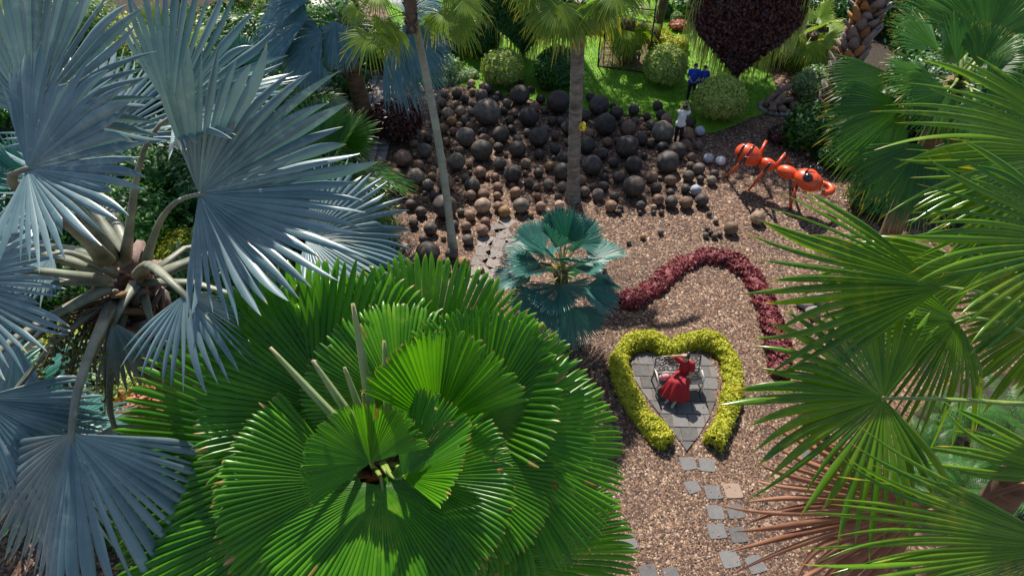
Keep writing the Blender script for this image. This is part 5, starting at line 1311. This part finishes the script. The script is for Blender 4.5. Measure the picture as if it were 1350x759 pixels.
# ------------------------------------------------------------------ ornate bench with seated woman
bp0 = G(891, 512)           # ground under the middle of the bench
BW, SH = 1.20, .44
BY = Vector((0, 1, 0)); yaw = R(4)
Rz = Matrix.Rotation(yaw, 3, 'Z')
def bl(x, y, z): return bp0 + Rz @ Vector((x, y, z))     # local: +x right, +y away from the camera
bench = thing('ornate_bench', 'ornate cast metal bench inside the lime heart hedge', 'bench', tuple(bp0))
for sx in (-1, 1):
    mb = MB(); x = sx * BW / 2
    mb.tube([bl(x, -.24, .045), bl(x, -.22, SH), bl(x, -.24, .60), bl(x, .0, .64), bl(x, .20, .62)], .022, 7); mb.build('arm_frame', M['white_paint'], bench, smooth=True)
    mb = MB(); mb.tube([bl(x, .30, .045), bl(x, .20, SH), bl(x, .30, .92)], .022, 7); mb.build('back_leg', M['castiron'], bench, smooth=True)
for k in range(7):
    y = -.22 + k * .066; mb = MB(); mb.box(bl(0, y, SH), (BW, .048, .022), Rz); mb.build('seat_slat', M['castiron'], bench)
mb = MB(); mb.tube([bl(-BW / 2, .30, .92), bl(-BW / 4, .305, .95), bl(BW / 4, .305, .95), bl(BW / 2, .30, .92)], .024, 7); mb.build('top_rail', M['castiron'], bench, smooth=True)
mb = MB(); mb.tube([bl(-BW / 2, .21, .52), bl(BW / 2, .21, .52)], .018, 7); mb.build('lower_rail', M['castiron'], bench, smooth=True)
for i in range(10):
    for j in range(3):
        x = -BW / 2 + .06 + i * .12; z = .585 + j * .125; y = .222 + (z - .52) * .22
        mb = MB(); pts = [bl(x + .05 * math.cos(a), y + .05 * math.sin(a) * .2, z + .055 * math.sin(a)) for a in [2 * math.pi * q / 10 for q in range(11)]]
        mb.tube(pts, .011, 5, cap=False); mb.build('scroll', M['white_paint'] if (i + j) % 3 == 0 else M['castiron'], bench)

# bag on the bench
bg = thing('handbag', 'small pink and white bag lying on the left of the bench', 'bag', tuple(bl(-.38, -.06, SH)))
mb = MB(); mb.ell(bl(-.38, -.06, SH + .11), (.17, .09, .11), Rz, 16, 10, fn=lambda d: 1 + .05 * math.sin(6 * d.x)); mb.build('bag_body', M['bag_pink'], bg, smooth=True)
mb = MB(); mb.tube([bl(-.50, -.06, SH + .16), bl(-.46, -.06, SH + .30), bl(-.38, -.06, SH + .34), bl(-.30, -.06, SH + .30), bl(-.26, -.06, SH + .16)], .012, 6); mb.build('strap', M['white_cloth'], bg, smooth=True)

# ------------------------------------------------------------------ people
def capsule(mb, a, b, r0, r1, n=12):
    a, b = Vector(a), Vector(b); d = b - a; L = d.length; d = d.normalized() if L > 1e-6 else Vector((0, 0, 1))
    pts, rad = [], []
    for k in range(5): t = math.pi / 2 * k / 4.001; pts.append(a - d * (r0 * math.cos(t))); rad.append(max(r0 * math.sin(t), .0005))
    for k in range(1, 4): pts.append(a.lerp(b, k / 4)); rad.append(r0 + (r1 - r0) * k / 4)
    for k in range(5): t = math.pi / 2 * (4 - k) / 4.001; pts.append(b + d * (r1 * math.cos(t))); rad.append(max(r1 * math.sin(t), .0005))
    mb.tube(pts, rad, n)
def remeshed(name, mb, mat, parent, vox, smooth=4):
    me = mesh_from(name, np.array(mb.v) - np.array(ORI[parent]), mb.q, mb.t)
    o = bpy.data.objects.new(name, me); COL.objects.link(o)
    m = o.modifiers.new('r', 'REMESH'); m.mode = 'VOXEL'; m.voxel_size = vox; m.use_smooth_shade = True
    s = o.modifiers.new('s', 'SMOOTH'); s.factor = .5; s.iterations = smooth
    bpy.context.view_layer.update()
    ev = o.evaluated_get(bpy.context.evaluated_depsgraph_get()); nm = bpy.data.meshes.new_from_object(ev)
    bpy.data.objects.remove(o); nm.name = name
    nm.materials.clear(); nm.materials.append(mat)
    return link(name, nm, None, parent)
def hand(mb, w, d, n, s=1.0, curl=.6, thumb=1):
    """palm and five fingers from wrist w along d, palm facing n"""
    w, d, n = Vector(w), Vector(d).normalized(), Vector(n); n = (n - d * n.dot(d)).normalized(); sd = d.cross(n) * thumb
    for k in range(4):
        off = sd * ((1.5 - k) * .019 * s); capsule(mb, w + off * .6, w + d * (.085 * s) + off, .014 * s, .012 * s, 8)
        l = (.068, .076, .070, .055)[k] * s; k0 = w + d * (.088 * s) + off * 1.05; d1 = (d + n * curl * .5).normalized(); d2 = (d + n * curl * 1.6).normalized()
        m_ = k0 + d1 * l * .5; capsule(mb, k0, m_, .0092 * s, .0088 * s, 8); capsule(mb, m_, m_ + d2 * l * .5, .0088 * s, .0075 * s, 8)
    t0 = w + d * (.025 * s) + sd * (.03 * s); t1 = t0 + (d * .6 + sd * .7 + n * .3).normalized() * .04 * s; capsule(mb, t0, t1, .012 * s, .0105 * s, 8); capsule(mb, t1, t1 + (d + n * .5 + sd * .2).normalized() * .032 * s, .0105 * s, .0085 * s, 8)

def person(label, base, yaw, J, tops, group=None, vox=.011, hair=None, rake=(0, 0, 0), heads=None, arm_up=None):
    """J: joints in local metres (x right, y facing, z up)"""
    Rm = Matrix.Rotation(yaw, 3, 'Z'); base = Vector(base)
    W = {k: base + Rm @ Vector(v) for k, v in J.items()}
    root = thing('person', label, 'person', tuple(base), group)
    mb = MB()
    fw = Rm @ Vector(J.get('face', (0, 1, 0))); fw.normalize()
    hc_ = W['head']; upv = (W['head'] - W['neck']).normalized(); sd = fw.cross(upv).normalized(); upv = sd.cross(fw)
    hr = Matrix((sd, fw, upv)).transposed()
    mb.ell(hc_, (.078, .098, .118), hr, 20, 14, fn=lambda d: 1 - .12 * max(0, -d.z) * (1 - abs(d.y) * .5))
    capsule(mb, hc_ + fw * .09 - upv * .005, hc_ + fw * .112 - upv * .03, .012, .016, 8)          # nose
    capsule(mb, hc_ + fw * .066 - upv * .09, hc_ + fw * .075 - upv * .088, .03, .024, 8)          # chin
    for s in (-1, 1): capsule(mb, hc_ + sd * .078 * s + upv * .015, hc_ + sd * .082 * s - upv * .03, .016, .011, 8)   # ears
    capsule(mb, W['neck'] - upv * .05, hc_ - upv * .06, .056, .05)
    capsule(mb, W['pelvis'], W['chest'], .135, .14); capsule(mb, W['chest'], W['neck'], .13, .06)
    capsule(mb, W['hipL'], W['hipR'], .115, .115); capsule(mb, W['shL'], W['shR'], .065, .065)
    for s in 'LR':
        capsule(mb, W['sh' + s], W['el' + s], .052, .040); capsule(mb, W['el' + s], W['wr' + s], .040, .027)
        capsule(mb, W['hip' + s], W['kn' + s], .088, .058); capsule(mb, W['kn' + s], W['an' + s], .058, .036); capsule(mb, W['an' + s], W['toe' + s], .040, .030)
        dd = W['wr' + s] - W['el' + s]; nrm = Rm @ Vector(J.get('palm' + s, (0, 1, 0))); hand(mb, W['wr' + s], dd, nrm, 1.0, .7, 1 if s == 'R' else -1)
    body = remeshed('body', mb, M['skin'], root, vox, 2)
    for s in (-1, 1):
        mb = MB(); mb.ell(hc_ + fw * .088 + sd * (.032 * s) + upv * .014, (.013, .009, .008), hr, 8, 6); mb.build('eye', M['dark'], body)
    mb = MB(); mb.ell(hc_ + fw * .092 - upv * .058, (.024, .008, .008), hr, 8, 6); mb.build('mouth', M['lips'], body)
    mb = MB(); mb.ell(hc_ - fw * .014 + upv * .022, (.090, .106, .116), hr, 18, 12, fn=lambda d: .82 if (d.y > .35 and d.z < .45) else 1.0)
    if hair == 'bun': mb.ell(hc_ - fw * .11 + upv * .07, (.05, .045, .05), hr, 10, 8)
    if hair == 'long':
        capsule(mb, hc_ - fw * .05, hc_ - fw * .09 - upv * .26, .085, .05)
    remeshed('hair', mb, M['hair'], body, .012, 2)
    for nm, caps, mat in tops:
        mb = MB()
        for a, b, r0, r1 in caps:
            ga = W[a] if isinstance(a, str) else base + Rm @ Vector(a); gb = W[b] if isinstance(b, str) else base + Rm @ Vector(b)
            capsule(mb, ga, gb, r0, r1)
        remeshed(nm, mb, mat, root, .014, 2)
    return root, W, Rm
def J_(*names): return names
STAND = dict(pelvis=(0, 0, .93), chest=(0, .0, 1.25), neck=(0, .0, 1.46), head=(0, .03, 1.60), hipL=(-.09, 0, .92), hipR=(.09, 0, .92), knL=(-.10, .02, .50), knR=(.10, .02, .50), anL=(-.11, -.02, .085), anR=(.11, -.02, .085),
             toeL=(-.13, .13, .045), toeR=(.13, .13, .045), shL=(-.18, 0, 1.40), shR=(.18, 0, 1.40), elL=(-.24, .02, 1.12), elR=(.24, .02, 1.12), wrL=(-.10, .24, 1.05), wrR=(.10, .24, 1.05), palmL=(.6, 0, .4), palmR=(-.6, 0, .4))
def sleeves(r=.062): return [('shL', 'elL', r + .008, r - .004), ('shR', 'elR', r + .008, r - .004)]
shirt = lambda: [('pelvis', 'chest', .155, .158), ('chest', 'neck', .148, .062), ('shL', 'shR', .078, .078), ('hipL', 'hipR', .128, .128)]
trousers = lambda k=1.0: [('hipL', 'hipR', .124, .124), ('hipL', 'knL', .098, .070), ('knL', 'anL', .070, .056), ('hipR', 'knR', .098, .070), ('knR', 'anR', .070, .056)]
shoes = lambda: [('anL', 'toeL', .048, .04), ('anR', 'toeR', .048, .04)]
def half_sleeve(J):
    out = []
    for s in 'LR':
        a, b = Vector(J['sh' + s]), Vector(J['el' + s]); out.append((tuple(a), tuple(a.lerp(b, .75)), .066, .064))
    return out
# man in blue
Jm = dict(STAND); Jm['face'] = (-.1, 1, -.45)
person('person in royal blue shirt and black trousers standing on the lawn, looking down', G(909, 134), R(172), Jm, [('shirt', shirt() + half_sleeve(Jm), M['blue_cloth']), ('trousers', trousers(), M['black_cloth']), ('shoes', shoes(), M['dark'])], 'people in blue on the lawn')
# woman in blue
Jw = {k: (v[0] * .93, v[1], v[2] * .92) for k, v in STAND.items() if not k.startswith('palm')}; Jw['palmL'] = (.6, 0, .4); Jw['palmR'] = (-.6, 0, .4); Jw['head'] = (0, .03, 1.48); Jw['face'] = (.4, 1, -.35); Jw['elL'] = (-.25, .04, 1.03); Jw['wrL'] = (-.14, .2, .92); Jw['elR'] = (.26, .05, 1.04); Jw['wrR'] = (.16, .26, 1.08)
person('person in blue blouse and light blue jeans standing beside the round shrub', G(921.5, 133), R(190), Jw, [('blouse', shirt() + half_sleeve(Jw), M['blue_cloth']), ('jeans', trousers(), M['jeans']), ('shoes', shoes(), M['shoe'])], 'people in blue on the lawn', hair='long')
# photographer among the balls
Jp = {k: (v[0] * .92, v[1], v[2] * .90) for k, v in STAND.items() if not k.startswith('palm')}
Jp.update(chest=(.02, .08, 1.12), neck=(.04, .14, 1.31), head=(.05, .19, 1.44), shL=(-.13, .10, 1.26), shR=(.20, .10, 1.26), elL=(-.15, .30, 1.20), elR=(.26, .30, 1.22), wrL=(-.01, .46, 1.40), wrR=(.14, .47, 1.42), palmL=(1, 0, 0), palmR=(-1, 0, 0), face=(0, 1, -.1))
_, Wp, Rp = person('person in white top and black trousers photographing among the stone balls', G(893, 188), R(-18), Jp, [('top', shirt() + half_sleeve(Jp), M['white_cloth']), ('trousers', trousers(), M['black_cloth']), ('shoes', shoes(), M['shoe'])], hair='bun')
cm = (Wp['wrL'] + Wp['wrR']) / 2 + Rp @ Vector((0, .09, .04))
ph = thing('photo_camera', 'small black camera held up by the person in the white top', 'camera', tuple(cm))
mb = MB(); mb.box(cm, (.13, .05, .085), Rp); mb.build('camera_body', M['dark'], ph)
mb = MB(); mb.tube([cm + Rp @ Vector((0, .02, 0)), cm + Rp @ Vector((0, .10, 0))], [.035, .038], 12); mb.build('lens', M['dark'], ph, smooth=True)
# woman in red on the bench (faces the camera)
SZ = SH + .125
JS = dict(pelvis=(0, -.02, SZ), chest=(.0, -.03, SZ + .33), neck=(.0, -.02, SZ + .53), head=(.02, .02, SZ + .67), hipL=(-.09, 0, SZ - .01), hipR=(.09, 0, SZ - .01), knL=(-.06, .44, SZ - .02), knR=(.14, .43, SZ - .03),
          anL=(.02, .58, .10), anR=(.18, .50, .10), toeL=(.06, .73, .07), toeR=(.24, .65, .07), shL=(-.17, -.02, SZ + .47), shR=(.17, -.02, SZ + .47), elL=(-.22, .10, SZ + .22), wrL=(-.04, .26, SZ + .13), elR=(.36, .02, SZ + .58), wrR=(.15, .06, SZ + .74),
          palmL=(.2, 0, -1), palmR=(-1, 0, 0), face=(.45, 1, -.15))
sw0 = bl(.10, -.02, 0)
wr, Ww, Rw = person('person in a long red dress sitting on the bench with one arm raised', sw0, math.pi + yaw - .45, JS,
                    [('bodice', [('pelvis', 'chest', .150, .148), ('chest', 'neck', .138, .07), ('shL', 'shR', .076, .076), ('shL', (-.20, .05, SZ + .33), .07, .068), ('shR', (.28, .0, SZ + .535), .07, .066)], M['red_cloth']),
                     ('shoes', [('anL', 'toeL', .046, .038), ('anR', 'toeR', .046, .038)], M['shoe'])], vox=.008, hair='bun')
# skirt: lofted from waist over the knees to a wide hem
V, Q = [], []; n = 56; rows = 22
for i in range(rows + 1):
    t = i / rows
    # centre line over lap then down
    if t < .5: u = t / .5; c = Vector((.01 + .02 * u, -.02 + .42 * u, SZ + .04 + .02 * math.sin(math.pi * u))); rx, rz = .165 + .12 * u, .155 - .01 * u; tilt = 0 + u * .55
    else: u = (t - .5) / .5; c = Vector((.03 + .05 * u, .40 + .10 * u, SZ + .04 - (SZ - .24) * u)); rx, rz = .265 + .12 * u, .145 + .08 * u; tilt = .55 + u * (math.pi / 2 - .55)
    for k in range(n):
        a = 2 * math.pi * k / n; fo2 = 1 + (.15 * t) * math.sin(a * 9 + 1.3 * math.sin(3 * t)) + .05 * t * math.sin(a * 5 + 2)
        x = rx * math.cos(a) * fo2; w = rz * math.sin(a) * fo2
        # ring lies across the direction of travel
        y_ = w * math.sin(tilt); z_ = w * math.cos(tilt)
        p = c + Vector((x, y_, z_)); p.z = max(p.z, .07)
        if t < .5: p.z = max(p.z, SH + .03)
        V.append(Vector(sw0) + Rw @ p)
for i in range(rows):
    for k in range(n): Q.append((i * n + k, i * n + (k + 1) % n, (i + 1) * n + (k + 1) % n, (i + 1) * n + k))
part('skirt', V, Q, None, M['red_cloth'], wr, None, True)

# ------------------------------------------------------------------ shade trees beyond the top of the picture
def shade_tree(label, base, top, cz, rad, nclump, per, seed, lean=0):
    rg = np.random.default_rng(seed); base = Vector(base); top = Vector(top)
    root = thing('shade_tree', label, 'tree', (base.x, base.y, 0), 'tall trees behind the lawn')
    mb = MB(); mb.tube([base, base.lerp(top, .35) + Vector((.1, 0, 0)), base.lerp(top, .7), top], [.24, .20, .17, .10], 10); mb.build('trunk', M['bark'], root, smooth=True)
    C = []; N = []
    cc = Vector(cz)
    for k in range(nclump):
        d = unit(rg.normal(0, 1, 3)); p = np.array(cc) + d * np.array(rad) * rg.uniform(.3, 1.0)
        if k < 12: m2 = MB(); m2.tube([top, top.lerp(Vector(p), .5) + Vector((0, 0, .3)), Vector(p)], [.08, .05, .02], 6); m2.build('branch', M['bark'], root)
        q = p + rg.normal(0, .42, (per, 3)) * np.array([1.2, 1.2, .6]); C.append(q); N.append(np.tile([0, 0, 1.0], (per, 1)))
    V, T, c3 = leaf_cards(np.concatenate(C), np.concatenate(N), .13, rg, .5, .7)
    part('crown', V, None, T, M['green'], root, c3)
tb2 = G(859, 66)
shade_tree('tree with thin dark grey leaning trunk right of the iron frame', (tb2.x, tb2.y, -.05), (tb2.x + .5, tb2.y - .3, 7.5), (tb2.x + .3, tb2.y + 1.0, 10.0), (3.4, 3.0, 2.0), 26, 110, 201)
shade_tree('unseen tall leafy tree placed for shade behind the tiled path', (-9.0, 41, 0), (-8.5, 40.5, 10), (-7.0, 37.0, 13.5), (4.6, 4.6, 2.0), 110, 110, 204)  # out of view, crown placed to shade the left of the ball field
shade_tree('unseen tall leafy tree placed for shade behind the iron frame', (2.0, 43, 0), (1.5, 42, 11), (0.5, 37.0, 13.5), (4.6, 5.0, 2.0), 120, 110, 205)  # unseen, added so its shadow falls on the middle balls
shade_tree('unseen tall leafy tree placed for shade behind the short palm', (13.0, 43, 0), (12.0, 42, 11), (7.2, 37.5, 13.5), (3.6, 4.4, 2.0), 80, 110, 206)  # unseen, put here to shade the right end of the balls
shade_tree('unseen tall leafy tree added for shade behind the big silver palm', (-14.5, 31, 0), (-13.5, 30.5, 10), (-9.5, 28.0, 13.5), (5.0, 4.6, 2.0), 120, 110, 207)  # added out of view to darken the undergrowth below the silver palm
